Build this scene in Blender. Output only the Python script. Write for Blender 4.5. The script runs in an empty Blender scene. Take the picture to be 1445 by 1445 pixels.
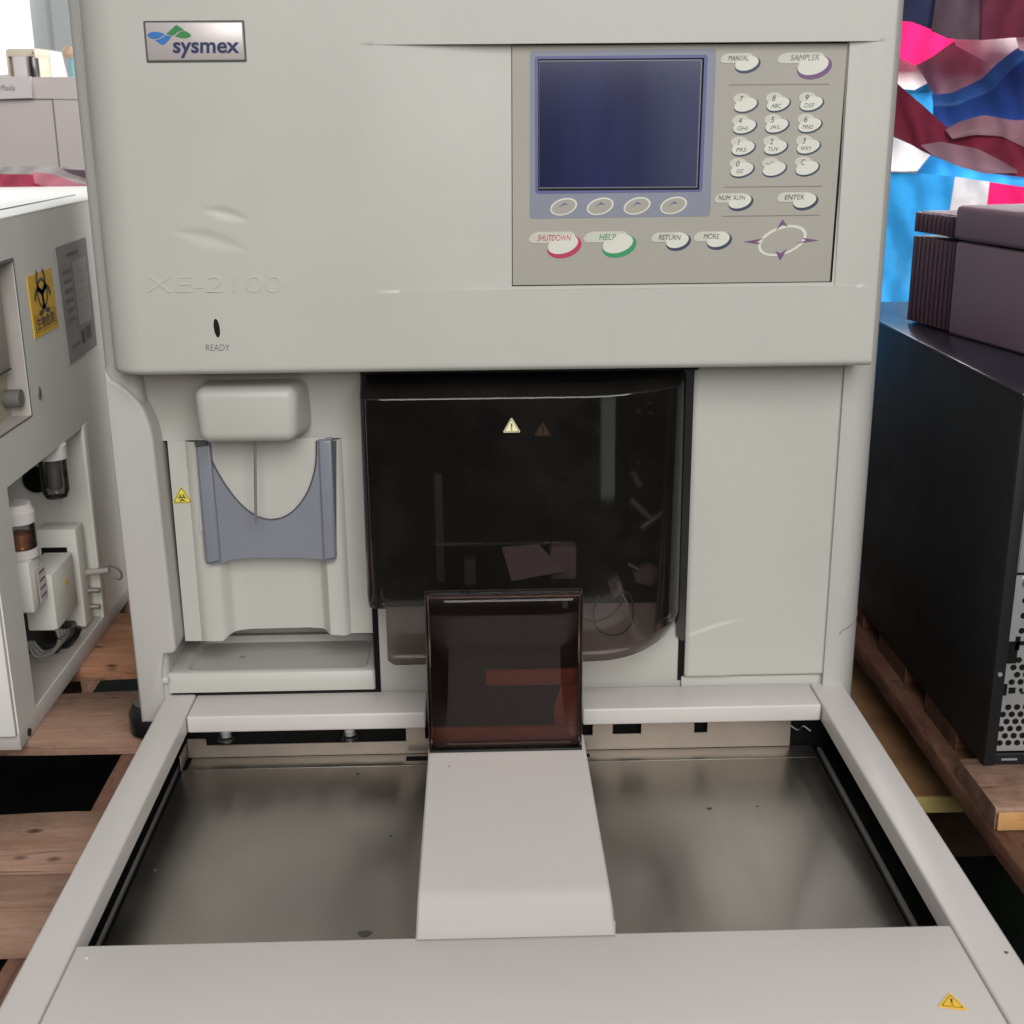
import bpy, bmesh, math, random
import numpy as np
from mathutils import Vector, Matrix, noise
from mathutils.geometry import tessellate_polygon
random.seed(7)
S = bpy.context.scene
COL = S.collection
# ------------------------------------------------------------------ camera model (fitted to the picture's vanishing points)
FPX = 1806.8
P_, A_, R_ = (math.radians(a) for a in (17.241, 1.3973, 0.5023))
CAM = Vector((0, 0, .81))
cf = Vector((math.sin(A_)*math.cos(P_), math.cos(A_)*math.cos(P_), -math.sin(P_)))
_r = Vector((math.cos(A_), -math.sin(A_), 0)); _u = _r.cross(cf)
cr = _r*math.cos(R_) - _u*math.sin(R_)
cu = _u*math.cos(R_) + _r*math.sin(R_)
def ray(x, y): return cf*FPX + cr*(x-722.5) - cu*(y-722.5)
def at(x, y, ax, v):
    """measured point (x, y) of the photograph on the world plane ax = v"""
    d = ray(x, y); i = 'xyz'.index(ax)
    return CAM + d*((v-CAM[i])/d[i])
def atp(x, y, P0, N):
    d = ray(x, y); return CAM + d*((P0-CAM).dot(N)/d.dot(N))

# ------------------------------------------------------------------ materials
def lin(c):
    return tuple(((v/255)/12.92 if v/255 <= .04045 else ((v/255+.055)/1.055)**2.4) for v in c)
def mat(name, col, rough=.5, metal=0, spec=.5, var=.05, vscale=14, bump=.0, bscale=400, stretch=(1, 1, 1), trans=0, emit=None, specks=0, coat=0, aniso=None):
    m = bpy.data.materials.new(name); m.use_nodes = True
    nt = m.node_tree; N = nt.nodes; L = nt.links
    b = N['Principled BSDF']
    b.inputs['Roughness'].default_value = rough; b.inputs['Metallic'].default_value = metal
    b.inputs['Specular IOR Level'].default_value = spec
    b.inputs['Coat Weight'].default_value = coat
    tc = N.new('ShaderNodeTexCoord'); mp = N.new('ShaderNodeMapping'); mp.inputs['Scale'].default_value = stretch
    L.new(tc.outputs['Object'], mp.inputs['Vector'])
    c = (*col, 1)
    if var:
        n = N.new('ShaderNodeTexNoise'); n.inputs['Scale'].default_value = vscale; n.inputs['Detail'].default_value = 5
        L.new(mp.outputs[0], n.inputs['Vector'])
        r = N.new('ShaderNodeValToRGB')
        r.color_ramp.elements[0].position = .3; r.color_ramp.elements[1].position = .7
        r.color_ramp.elements[0].color = (*[v*(1-var) for v in col], 1)
        r.color_ramp.elements[1].color = (*[min(1, v*(1+var)) for v in col], 1)
        L.new(n.outputs['Fac'], r.inputs[0]); out = r.outputs[0]
        if specks:
            v = N.new('ShaderNodeTexVoronoi'); v.inputs['Scale'].default_value = specks
            L.new(tc.outputs['Object'], v.inputs['Vector'])
            lt = N.new('ShaderNodeMath'); lt.operation = 'LESS_THAN'; lt.inputs[1].default_value = .045
            L.new(v.outputs['Distance'], lt.inputs[0])
            wn = N.new('ShaderNodeSeparateColor'); L.new(v.outputs['Color'], wn.inputs[0])
            g = N.new('ShaderNodeMath'); g.operation = 'GREATER_THAN'; g.inputs[1].default_value = .86
            L.new(wn.outputs[0], g.inputs[0])
            mu = N.new('ShaderNodeMath'); mu.operation = 'MULTIPLY'; L.new(lt.outputs[0], mu.inputs[0]); L.new(g.outputs[0], mu.inputs[1])
            m3 = N.new('ShaderNodeMath'); m3.operation = 'MULTIPLY'; m3.inputs[1].default_value = .55; L.new(mu.outputs[0], m3.inputs[0])
            mx = N.new('ShaderNodeMix'); mx.data_type = 'RGBA'; mx.inputs['B'].default_value = (*[v*.3 for v in col], 1)
            L.new(m3.outputs[0], mx.inputs['Factor']); L.new(out, mx.inputs['A']); out = mx.outputs['Result']
        L.new(out, b.inputs['Base Color'])
        n2 = N.new('ShaderNodeTexNoise'); n2.inputs['Scale'].default_value = vscale*2.3; n2.inputs['Detail'].default_value = 6
        L.new(mp.outputs[0], n2.inputs['Vector'])
        mr = N.new('ShaderNodeMapRange'); mr.inputs['To Min'].default_value = max(.02, rough*.85); mr.inputs['To Max'].default_value = min(1, rough*1.2)
        L.new(n2.outputs['Fac'], mr.inputs['Value']); L.new(mr.outputs[0], b.inputs['Roughness'])
    else:
        b.inputs['Base Color'].default_value = c
    if bump:
        n3 = N.new('ShaderNodeTexNoise'); n3.inputs['Scale'].default_value = bscale; n3.inputs['Detail'].default_value = 3
        L.new(mp.outputs[0], n3.inputs['Vector'])
        bp = N.new('ShaderNodeBump'); bp.inputs['Strength'].default_value = bump; bp.inputs['Distance'].default_value = .001
        L.new(n3.outputs['Fac'], bp.inputs['Height']); L.new(bp.outputs[0], b.inputs['Normal'])
    if emit:
        b.inputs['Emission Color'].default_value = (*emit[0], 1); b.inputs['Emission Strength'].default_value = emit[1]
    return m
def smoke(name, tint, rough=.03, ior=1.45, dust=1):
    m = bpy.data.materials.new(name); m.use_nodes = True
    nt = m.node_tree; N = nt.nodes; L = nt.links; N.remove(N['Principled BSDF'])
    t = N.new('ShaderNodeBsdfTransparent'); t.inputs[0].default_value = (*tint, 1)
    g = N.new('ShaderNodeBsdfGlossy'); g.inputs['Color'].default_value = (.9, .9, .9, 1)
    tc = N.new('ShaderNodeTexCoord'); n = N.new('ShaderNodeTexNoise'); n.inputs['Scale'].default_value = 30; n.inputs['Detail'].default_value = 6
    L.new(tc.outputs['Object'], n.inputs['Vector'])
    mr = N.new('ShaderNodeMapRange'); mr.inputs['From Min'].default_value = .35; mr.inputs['From Max'].default_value = .75
    mr.inputs['To Min'].default_value = rough; mr.inputs['To Max'].default_value = rough*3
    L.new(n.outputs['Fac'], mr.inputs['Value']); L.new(mr.outputs[0], g.inputs['Roughness'])
    f = N.new('ShaderNodeFresnel'); f.inputs[0].default_value = ior
    mx = N.new('ShaderNodeMixShader'); L.new(f.outputs[0], mx.inputs[0]); L.new(t.outputs[0], mx.inputs[1]); L.new(g.outputs[0], mx.inputs[2])
    # film of dust on the acrylic
    d = N.new('ShaderNodeBsdfDiffuse'); d.inputs[0].default_value = (.35, .34, .32, 1)
    n2 = N.new('ShaderNodeTexNoise'); n2.inputs['Scale'].default_value = 9; n2.inputs['Detail'].default_value = 8; n2.inputs['Roughness'].default_value = .7
    L.new(tc.outputs['Object'], n2.inputs['Vector'])
    m2 = N.new('ShaderNodeMapRange'); m2.inputs['From Min'].default_value = .45; m2.inputs['From Max'].default_value = .85
    m2.inputs['To Min'].default_value = .014*dust; m2.inputs['To Max'].default_value = .040*dust; L.new(n2.outputs['Fac'], m2.inputs['Value'])
    mz = N.new('ShaderNodeMixShader'); L.new(m2.outputs[0], mz.inputs[0]); L.new(mx.outputs[0], mz.inputs[1]); L.new(d.outputs[0], mz.inputs[2])
    L.new(mz.outputs[0], N['Material Output'].inputs[0])
    return m
def cloth(name, col, tr=.5, weave=True):
    m = bpy.data.materials.new(name); m.use_nodes = True
    nt = m.node_tree; N = nt.nodes; L = nt.links; N.remove(N['Principled BSDF'])
    d = N.new('ShaderNodeBsdfDiffuse'); t = N.new('ShaderNodeBsdfTranslucent'); g = N.new('ShaderNodeBsdfGlossy'); g.inputs['Roughness'].default_value = .35
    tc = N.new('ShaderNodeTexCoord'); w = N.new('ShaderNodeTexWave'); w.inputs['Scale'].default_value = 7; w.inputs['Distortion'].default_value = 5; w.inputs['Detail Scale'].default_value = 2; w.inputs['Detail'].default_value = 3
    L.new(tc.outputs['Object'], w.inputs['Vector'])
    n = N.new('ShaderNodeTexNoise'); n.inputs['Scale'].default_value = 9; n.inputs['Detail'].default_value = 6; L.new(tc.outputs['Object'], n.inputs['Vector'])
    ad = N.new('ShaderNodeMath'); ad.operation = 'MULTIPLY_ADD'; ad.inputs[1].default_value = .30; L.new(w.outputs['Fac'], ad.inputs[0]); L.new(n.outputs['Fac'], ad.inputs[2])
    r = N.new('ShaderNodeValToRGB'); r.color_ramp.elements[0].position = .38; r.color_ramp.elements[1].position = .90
    r.color_ramp.elements[0].color = (*[v*.62 for v in col], 1); r.color_ramp.elements[1].color = (*[min(1, v*1.12) for v in col], 1)  # fold creases put into the colour as darker and lighter waves
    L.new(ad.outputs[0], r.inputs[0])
    L.new(r.outputs[0], d.inputs[0]); L.new(r.outputs[0], t.inputs[0])
    w2 = N.new('ShaderNodeTexNoise'); w2.inputs['Scale'].default_value = 500; L.new(tc.outputs['Object'], w2.inputs['Vector'])
    bp = N.new('ShaderNodeBump'); cr_ = N.new('ShaderNodeTexVoronoi'); cr_.feature = 'DISTANCE_TO_EDGE'; cr_.inputs['Scale'].default_value = 11
    dn = N.new('ShaderNodeTexNoise'); dn.inputs['Scale'].default_value = 6; L.new(tc.outputs['Object'], dn.inputs['Vector'])
    va = N.new('ShaderNodeVectorMath'); va.operation = 'MULTIPLY_ADD'; va.inputs[1].default_value = (.35, .35, .35); L.new(dn.outputs['Color'], va.inputs[0]); L.new(tc.outputs['Object'], va.inputs[2]); L.new(va.outputs[0], cr_.inputs['Vector'])
    m5 = N.new('ShaderNodeMath'); m5.operation = 'MINIMUM'; m5.inputs[1].default_value = .18; L.new(cr_.outputs['Distance'], m5.inputs[0])
    m6 = N.new('ShaderNodeMath'); m6.operation = 'MULTIPLY_ADD'; m6.inputs[1].default_value = 3; L.new(m5.outputs[0], m6.inputs[0]); L.new(w2.outputs['Fac'], m6.inputs[2])
    bp.inputs['Strength'].default_value = .22; bp.inputs['Distance'].default_value = .003; L.new(m6.outputs[0], bp.inputs['Height']); L.new(bp.outputs[0], t.inputs['Normal'])
    L.new(bp.outputs[0], d.inputs['Normal'])
    mx = N.new('ShaderNodeMixShader'); mx.inputs[0].default_value = tr; L.new(d.outputs[0], mx.inputs[1]); L.new(t.outputs[0], mx.inputs[2])
    m2 = N.new('ShaderNodeMixShader'); m2.inputs[0].default_value = .012; L.new(mx.outputs[0], m2.inputs[1]); L.new(g.outputs[0], m2.inputs[2])
    L.new(m2.outputs[0], N['Material Output'].inputs[0])
    return m
def wood(name, c0, c1, scale=(4.5, 20, 20), dents=.80):
    m = bpy.data.materials.new(name); m.use_nodes = True
    nt = m.node_tree; N = nt.nodes; L = nt.links; b = N['Principled BSDF']; b.inputs['Roughness'].default_value = .85; b.inputs['Specular IOR Level'].default_value = .2
    tc = N.new('ShaderNodeTexCoord'); mp = N.new('ShaderNodeMapping'); mp.inputs['Scale'].default_value = scale; L.new(tc.outputs['Object'], mp.inputs[0])
    n = N.new('ShaderNodeTexNoise'); n.inputs['Scale'].default_value = 2.2; n.inputs['Detail'].default_value = 9; n.inputs['Roughness'].default_value = .65; n.inputs['Distortion'].default_value = .6; L.new(mp.outputs[0], n.inputs['Vector'])
    r = N.new('ShaderNodeValToRGB'); r.color_ramp.elements[0].position = .32; r.color_ramp.elements[1].position = .68
    r.color_ramp.elements[0].color = (*c0, 1); r.color_ramp.elements[1].color = (*c1, 1); L.new(n.outputs['Fac'], r.inputs[0])
    v = N.new('ShaderNodeTexVoronoi'); v.inputs['Scale'].default_value = 32; v.inputs['Randomness'].default_value = 1
    m4 = N.new('ShaderNodeMapping'); m4.inputs['Scale'].default_value = (1, 1.7, 1); L.new(tc.outputs['Object'], m4.inputs[0]); L.new(m4.outputs[0], v.inputs['Vector'])
    sp = N.new('ShaderNodeSeparateColor'); L.new(v.outputs['Color'], sp.inputs[0])
    a = N.new('ShaderNodeMath'); a.operation = 'GREATER_THAN'; a.inputs[1].default_value = dents; L.new(sp.outputs[0], a.inputs[0])
    q = N.new('ShaderNodeMapRange'); q.inputs['From Min'].default_value = .10; q.inputs['From Max'].default_value = .30; q.inputs['To Min'].default_value = .85; q.inputs['To Max'].default_value = 0; L.new(v.outputs['Distance'], q.inputs['Value'])
    mu = N.new('ShaderNodeMath'); mu.operation = 'MULTIPLY'; L.new(a.outputs[0], mu.inputs[0]); L.new(q.outputs[0], mu.inputs[1])
    mx = N.new('ShaderNodeMix'); mx.data_type = 'RGBA'; mx.inputs['B'].default_value = (.03, .015, .01, 1)
    mc = N.new('ShaderNodeMapping'); mc.inputs['Scale'].default_value = tuple((.9 if v < 10 else 20) for v in scale); L.new(tc.outputs['Object'], mc.inputs[0])
    nc = N.new('ShaderNodeTexNoise'); nc.inputs['Scale'].default_value = 1.6; nc.inputs['Detail'].default_value = 3; nc.inputs['Distortion'].default_value = .8; L.new(mc.outputs[0], nc.inputs['Vector'])
    k1 = N.new('ShaderNodeMath'); k1.operation = 'SUBTRACT'; k1.inputs[1].default_value = .56; L.new(nc.outputs['Fac'], k1.inputs[0])
    k2 = N.new('ShaderNodeMath'); k2.operation = 'ABSOLUTE'; L.new(k1.outputs[0], k2.inputs[0])
    k3 = N.new('ShaderNodeMapRange'); k3.inputs['From Min'].default_value = .0; k3.inputs['From Max'].default_value = .010; k3.inputs['To Min'].default_value = .65; k3.inputs['To Max'].default_value = 0; L.new(k2.outputs[0], k3.inputs['Value'])
    nd = N.new('ShaderNodeTexNoise'); nd.inputs['Scale'].default_value = 14; nd.inputs['Detail'].default_value = 9; nd.inputs['Roughness'].default_value = .7; L.new(tc.outputs['Object'], nd.inputs['Vector'])
    k4 = N.new('ShaderNodeMapRange'); k4.inputs['From Min'].default_value = .5; k4.inputs['From Max'].default_value = .75; k4.inputs['To Min'].default_value = 0; k4.inputs['To Max'].default_value = .6; L.new(nd.outputs['Fac'], k4.inputs['Value'])
    k5 = N.new('ShaderNodeMath'); k5.operation = 'MAXIMUM'; L.new(k3.outputs[0], k5.inputs[0]); L.new(k4.outputs[0], k5.inputs[1])
    k6 = N.new('ShaderNodeMath'); k6.operation = 'MAXIMUM'; L.new(k5.outputs[0], k6.inputs[0]); L.new(mu.outputs[0], k6.inputs[1])
    L.new(k6.outputs[0], mx.inputs['Factor']); L.new(r.outputs[0], mx.inputs['A']); L.new(mx.outputs['Result'], b.inputs['Base Color'])
    bp = N.new('ShaderNodeBump'); bp.inputs['Strength'].default_value = .8; bp.inputs['Distance'].default_value = .003
    nf_ = N.new('ShaderNodeTexNoise'); nf_.inputs['Scale'].default_value = 60; nf_.inputs['Detail'].default_value = 6; L.new(tc.outputs['Object'], nf_.inputs['Vector'])
    am = N.new('ShaderNodeMath'); am.operation = 'MULTIPLY_ADD'; am.inputs[1].default_value = .5; L.new(nf_.outputs['Fac'], am.inputs[0]); L.new(n.outputs['Fac'], am.inputs[2])
    sb = N.new('ShaderNodeMath'); sb.operation = 'SUBTRACT'; L.new(am.outputs[0], sb.inputs[0]); L.new(mu.outputs[0], sb.inputs[1]); L.new(sb.outputs[0], bp.inputs['Height']); L.new(bp.outputs[0], b.inputs['Normal'])
    return m
M = {}
M['shell'] = mat('analyzer_plastic', (.462, .455, .418), .42, var=.035, vscale=7, bump=.05, bscale=900, specks=11)
M['shell2'] = mat('sampler_paint', (.560, .525, .505), .36, var=.02, vscale=7, bump=.05, bscale=700, specks=20)
M['side'] = mat('side_plastic', (.445, .436, .408), .45, var=.03, vscale=9, bump=.05, bscale=800)
M['black'] = mat('black_gap', (.004, .004, .004), .7, var=0, spec=.2)
M['blackpl'] = mat('black_plastic', (.010, .010, .011), .28, var=.1, vscale=30)
M['smoke'] = smoke('smoked_acrylic', (.55, .50, .50), .03, 1.42)
M['brown'] = smoke('brown_acrylic', (.68, .52, .47), .04, 1.3, .5)
M['slate'] = mat('slate_plastic', lin((124, 127, 137)), .4, var=.03, vscale=20, bump=.05)
M['steel'] = mat('needle_steel', (.45, .43, .40), .35, metal=.8, var=.1)
M['ink'] = mat('grey_ink', (.06, .06, .06), .5, var=0)
M['inkl'] = mat('light_grey_ink', (.17, .165, .15), .5, var=0)
M['navy'] = mat('navy_ink', (.012, .028, .075), .45, var=0)
M['purple'] = mat('purple_ink', (.14, .05, .17), .45, var=0)
M['magenta'] = mat('magenta_ink', (.42, .012, .09), .45, var=0)
M['green'] = mat('green_ink', (.01, .25, .09), .45, var=0)
M['keyw'] = mat('key_white', (.60, .60, .53), .45, var=.02, vscale=60)
M['keyh'] = mat('key_label_white', (.50, .495, .425), .45, var=.03, vscale=80)
M['panel'] = mat('control_panel_film', (.330, .312, .268), .5, var=.03, vscale=8, bump=.03)
M['zone'] = mat('blue_grey_film', (.20, .215, .27), .5, var=.03, vscale=10)
M['frame'] = mat('violet_blue_film', (.085, .085, .24), .45, var=.02)
M['lcd'] = mat('unlit_display', (.017, .019, .070), .12, var=.35, vscale=5, stretch=(4, 1, .7), spec=.5)
M['lcdedge'] = mat('display_edge', (.12, .12, .16), .3, var=0)
M['badge'] = mat('badge_silver', (.50, .46, .45), .3, metal=.25, var=.04, vscale=10)
M['lblue'] = mat('emblem_blue', (.02, .14, .43), .4, var=.15, vscale=40)
M['lgreen'] = mat('emblem_green', (.025, .2, .055), .4, var=.15, vscale=40)
M['ltext'] = mat('wordmark_navy', (.012, .017, .09), .4, var=0)
M['yellow'] = mat('warning_yellow', (.75, .62, .07), .5, var=.03)
M['cream'] = mat('warning_cream', (.86, .82, .50), .5, var=0)
M['orange'] = mat('sticker_orange', (.85, .50, .03), .5, var=.05)
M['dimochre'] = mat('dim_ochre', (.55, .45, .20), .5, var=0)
M['metalb'] = mat('dull_metal', (.30, .28, .26), .35, metal=.8, var=.15, vscale=20)
M['pinkmetal'] = mat('zinc_plate', (.215, .18, .155), .38, metal=.45, var=.1, vscale=12)
M['wood'] = wood('pallet_wood', (.235, .135, .093), (.36, .228, .165))
M['woodO'] = wood('orange_pallet_wood', (.33, .155, .085), (.46, .24, .14))
M['woodY'] = wood('pallet_wood_lengthwise', (.17, .085, .055), (.28, .155, .11), (20, 4.5, 20))
M['woodRY'] = wood('red_brown_stringer', (.10, .045, .028), (.19, .095, .06), (20, 4.5, 20))
M['woodR'] = wood('red_brown_wood', (.10, .045, .028), (.19, .095, .06))
M['wooddark'] = wood('shaded_timber', (.022, .011, .008), (.05, .026, .017), (20, 4.5, 20))  # shade under the analyzer is darkened into this wood colour
M['woodedge'] = wood('bright_orange_edge', (.50, .26, .10), (.62, .35, .15))
M['ply'] = mat('brown_sheet', (.26, .14, .055), .8, var=.25, vscale=25, bump=.3, bscale=200)
M['plyedge'] = mat('yellow_edge', (.55, .43, .16), .7, var=.12, vscale=40)
M['floor'] = mat('dark_green_ground', (.005, .008, .006), .9, var=.4, vscale=20, bump=.4, bscale=300, spec=.1)  # near-black green ground
M['pcblack'] = mat('case_black', (.012, .013, .0145), .5, spec=.3, var=.12, vscale=12, bump=.08, bscale=900)
M['pctop'] = mat('case_top_black', (.02, .018, .03), .22, var=.1, vscale=9)
M['pcmetal'] = mat('case_zinc', (.50, .51, .52), .35, metal=.6, var=.08, vscale=30)
M['mauve'] = mat('mauve_plastic', (.22, .155, .195), .5, var=.05, vscale=12, bump=.06)
M['mauvedk'] = mat('mauve_rib_plastic', (.062, .028, .042), .5, var=.08, vscale=20)
M['nb'] = mat('cabinet_paint', (.76, .75, .71), .5, var=.04, vscale=7, bump=.05, specks=9)
M['nbw'] = mat('cabinet_white_inside', (.80, .79, .73), .5, var=.04, vscale=8)
M['nbbase'] = mat('cabinet_base', (.46, .42, .39), .6, var=.08, vscale=14)
M['card'] = mat('label_card', (.30, .28, .275), .6, var=.08, vscale=30)
M['cardl'] = mat('label_field', (.42, .39, .385), .6, var=.05)
M['cream2'] = mat('cream_plastic', (.42, .40, .30), .5, var=.06)
M['glass'] = smoke('jar_glass', (.80, .82, .80), .05, 1.5)
M['copper'] = mat('copper_coil', (.55, .22, .11), .4, metal=.4, var=.3, vscale=60)
M['cop'] = mat('copper_shapes', (.24, .115, .08), .5, metal=.1, var=.12, vscale=30)
M['cable'] = mat('grey_cable', (.16, .15, .14), .5, var=.05)
M['redwire'] = mat('red_wire', (.3, .06, .05), .5, var=.05)
M['far'] = mat('far_cabinet_paint', (.60, .54, .53), .55, var=.02, vscale=5)
M['paper'] = mat('paper', (.72, .68, .68), .7, var=.02)
M['creamf'] = mat('cream_frame', (.75, .66, .52), .6, var=.03)
M['wall'] = mat('pale_wall', (.70, .73, .74), .7, var=.02, vscale=3)
M['window'] = mat('bright_window', (.9, .92, .95), .5, var=0, emit=((1, 1, 1), 1.6))
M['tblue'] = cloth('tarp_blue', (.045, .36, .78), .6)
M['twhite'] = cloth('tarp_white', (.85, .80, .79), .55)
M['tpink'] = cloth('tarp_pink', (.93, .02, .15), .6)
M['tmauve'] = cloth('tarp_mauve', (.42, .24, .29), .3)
M['tdblue'] = cloth('tarp_deep_blue', (.03, .09, .34), .3)  # darker cloths for the unlit front folds, shade put into the colour
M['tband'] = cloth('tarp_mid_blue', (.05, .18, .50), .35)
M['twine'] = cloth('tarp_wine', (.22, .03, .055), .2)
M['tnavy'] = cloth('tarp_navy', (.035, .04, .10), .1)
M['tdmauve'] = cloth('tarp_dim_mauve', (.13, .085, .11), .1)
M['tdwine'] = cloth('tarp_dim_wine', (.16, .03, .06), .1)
def brushed():
    m = mat('brushed_tray_steel', (.52, .495, .45), .3, metal=1, var=.10, vscale=4, stretch=(1, 1, 1))
    nt = m.node_tree; N = nt.nodes; L = nt.links; b = N['Principled BSDF']
    tc = N.new('ShaderNodeTexCoord'); mp = N.new('ShaderNodeMapping'); mp.inputs['Scale'].default_value = (260, 6, 6); L.new(tc.outputs['Object'], mp.inputs[0])
    n = N.new('ShaderNodeTexNoise'); n.inputs['Scale'].default_value = 1.5; n.inputs['Detail'].default_value = 1; L.new(mp.outputs[0], n.inputs['Vector'])
    bp = N.new('ShaderNodeBump'); bp.inputs['Strength'].default_value = .035; bp.inputs['Distance'].default_value = .0004; L.new(n.outputs['Fac'], bp.inputs['Height']); L.new(bp.outputs[0], b.inputs['Normal'])
    n2 = N.new('ShaderNodeTexNoise'); n2.inputs['Scale'].default_value = 6; n2.inputs['Detail'].default_value = 3; n2.inputs['Roughness'].default_value = .6; L.new(tc.outputs['Object'], n2.inputs['Vector'])
    mr = N.new('ShaderNodeMapRange'); mr.inputs['From Min'].default_value = .3; mr.inputs['From Max'].default_value = .7; mr.inputs['To Min'].default_value = .22; mr.inputs['To Max'].default_value = .34
    L.new(n2.outputs['Fac'], mr.inputs['Value'])
    mp3 = N.new('ShaderNodeMapping'); mp3.inputs['Scale'].default_value = (60, 1.5, 1); mp3.inputs['Rotation'].default_value = (0, 0, .12); L.new(tc.outputs['Object'], mp3.inputs[0])
    n4 = N.new('ShaderNodeTexNoise'); n4.inputs['Scale'].default_value = 1.0; n4.inputs['Detail'].default_value = 2; L.new(mp3.outputs[0], n4.inputs['Vector'])
    ma = N.new('ShaderNodeMath'); ma.operation = 'MULTIPLY_ADD'; ma.inputs[1].default_value = .16; L.new(n4.outputs['Fac'], ma.inputs[0]); L.new(mr.outputs[0], ma.inputs[2])
    L.new(ma.outputs[0], b.inputs['Roughness'])
    return m
M['brushed'] = brushed()

# ------------------------------------------------------------------ mesh builder
class MB:
    def __init__(s): s.v = []; s.f = []; s.m = []; s.mats = []
    def mi(s, m):
        if m not in s.mats: s.mats.append(m)
        return s.mats.index(m)
    def add(s, vs, fs, m):
        o = len(s.v); k = s.mi(m)
        s.v += [tuple(v) for v in vs]
        for f in fs: s.f.append(tuple(o+i for i in f)); s.m.append(k)
        return s
    def bm(s, bm, m):
        bm.verts.index_update()
        s.add([v.co[:] for v in bm.verts], [[v.index for v in f.verts] for f in bm.faces], m); bm.free(); return s
    def box(s, x0, x1, y0, y1, z0, z1, m, r=0, seg=2, R=None):
        bm = bmesh.new(); bmesh.ops.create_cube(bm, size=1)
        for v in bm.verts: v.co = Vector(((x0+x1)/2+v.co.x*(x1-x0), (y0+y1)/2+v.co.y*(y1-y0), (z0+z1)/2+v.co.z*(z1-z0)))
        if r: bmesh.ops.bevel(bm, geom=bm.edges[:], offset=r, segments=seg, profile=.5, affect='EDGES')
        if R is not None: bmesh.ops.transform(bm, matrix=R, verts=bm.verts)
        return s.bm(bm, m)
    def cyl(s, p0, p1, r, m, seg=20, r2=None):
        p0 = Vector(p0); p1 = Vector(p1); d = p1-p0; r2 = r if r2 is None else r2
        q = d.to_track_quat('Z', 'Y'); vs = []; n = seg
        for (p, rr) in ((p0, r), (p1, r2)):
            for i in range(n):
                a = 2*math.pi*i/n; vs.append(p+q@Vector((rr*math.cos(a), rr*math.sin(a), 0)))
        fs = [(i, (i+1) % n, n+(i+1) % n, n+i) for i in range(n)]+[tuple(range(n-1, -1, -1)), tuple(range(n, 2*n))]
        return s.add(vs, fs, m)
    def lathe(s, c, prof, m, seg=24):
        c = Vector(c); vs = []; n = seg
        for (r, z) in prof:
            for i in range(n):
                a = 2*math.pi*i/n; vs.append(c+Vector((r*math.cos(a), r*math.sin(a), z)))
        fs = [(k*n+i, k*n+(i+1) % n, (k+1)*n+(i+1) % n, (k+1)*n+i) for k in range(len(prof)-1) for i in range(n)]
        fs += [tuple(range(n-1, -1, -1)), tuple((len(prof)-1)*n+i for i in range(n))]
        return s.add(vs, fs, m)
    def tube(s, pts, r, m, seg=8):
        pts = [Vector(p) for p in pts]
        # catmull-rom
        P = [pts[0]]+pts+[pts[-1]]; path = []
        for i in range(1, len(P)-2):
            for k in range(6):
                t = k/6; a, b, c, d = P[i-1:i+3]
                path.append(.5*((2*b)+(c-a)*t+(2*a-5*b+4*c-d)*t*t+(3*b-a-3*c+d)*t**3))
        path.append(pts[-1]); vs = []; n = seg
        for i, p in enumerate(path):
            d = (path[min(i+1, len(path)-1)]-path[max(i-1, 0)]); q = d.to_track_quat('Z', 'Y')
            for k in range(n):
                a = 2*math.pi*k/n; vs.append(p+q@Vector((r*math.cos(a), r*math.sin(a), 0)))
        fs = [(j*n+i, j*n+(i+1) % n, (j+1)*n+(i+1) % n, (j+1)*n+i) for j in range(len(path)-1) for i in range(n)]
        fs += [tuple(range(n-1, -1, -1)), tuple((len(path)-1)*n+i for i in range(n))]
        return s.add(vs, fs, m)
    def prism(s, front, ext, m, r=0):
        """planar outline (3-D points) pushed along the vector ext"""
        n = len(front); F = [Vector(p) for p in front]; e = Vector(ext)
        tri = tessellate_polygon([F])
        nn = Vector((0, 0, 0))
        for i in range(n): nn += F[i].cross(F[(i+1) % n])
        fl = nn.dot(e) > 0
        vs = F+[p+e for p in F]; fs = []
        # triangulated caps keep the outline exact even when concave
        for t in tri:
            a, b, c = t; nt_ = (F[b]-F[a]).cross(F[c]-F[a])
            if nt_.dot(e) > 0: a, c = c, a
            fs.append((a, b, c)); fs.append((n+c, n+b, n+a))
        for i in range(n):
            j = (i+1) % n
            fs.append((j, i, n+i, n+j) if not fl else (i, j, n+j, n+i))
        return s.add(vs, fs, m)
    def grid(s, rows, m, fm=None):
        """rows: list of equal-length rows of points"""
        nr = len(rows); nc = len(rows[0]); vs = [p for r in rows for p in r]
        fs = [(i*nc+j, i*nc+j+1, (i+1)*nc+j+1, (i+1)*nc+j) for i in range(nr-1) for j in range(nc-1)]
        return s.add(vs, fs, m)
    def build(s, name, parent=None, smooth=True, ang=35, solid=None):
        me = bpy.data.meshes.new(name)
        off = Vector((0, 0, 0)); p = parent
        while p is not None: off += p.location; p = p.parent
        me.from_pydata([tuple(Vector(v)-off) for v in s.v], [], s.f)
        for m in s.mats: me.materials.append(M[m])
        me.polygons.foreach_set('material_index', s.m)
        me.update()
        if smooth:
            me.polygons.foreach_set('use_smooth', [True]*len(me.polygons)); me.set_sharp_from_angle(angle=math.radians(ang))
        o = bpy.data.objects.new(name, me); COL.objects.link(o); o.parent = parent
        if solid:
            md = o.modifiers.new('thickness', 'SOLIDIFY'); md.thickness = solid; md.offset = 0
        return o
_tc = {}
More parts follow.
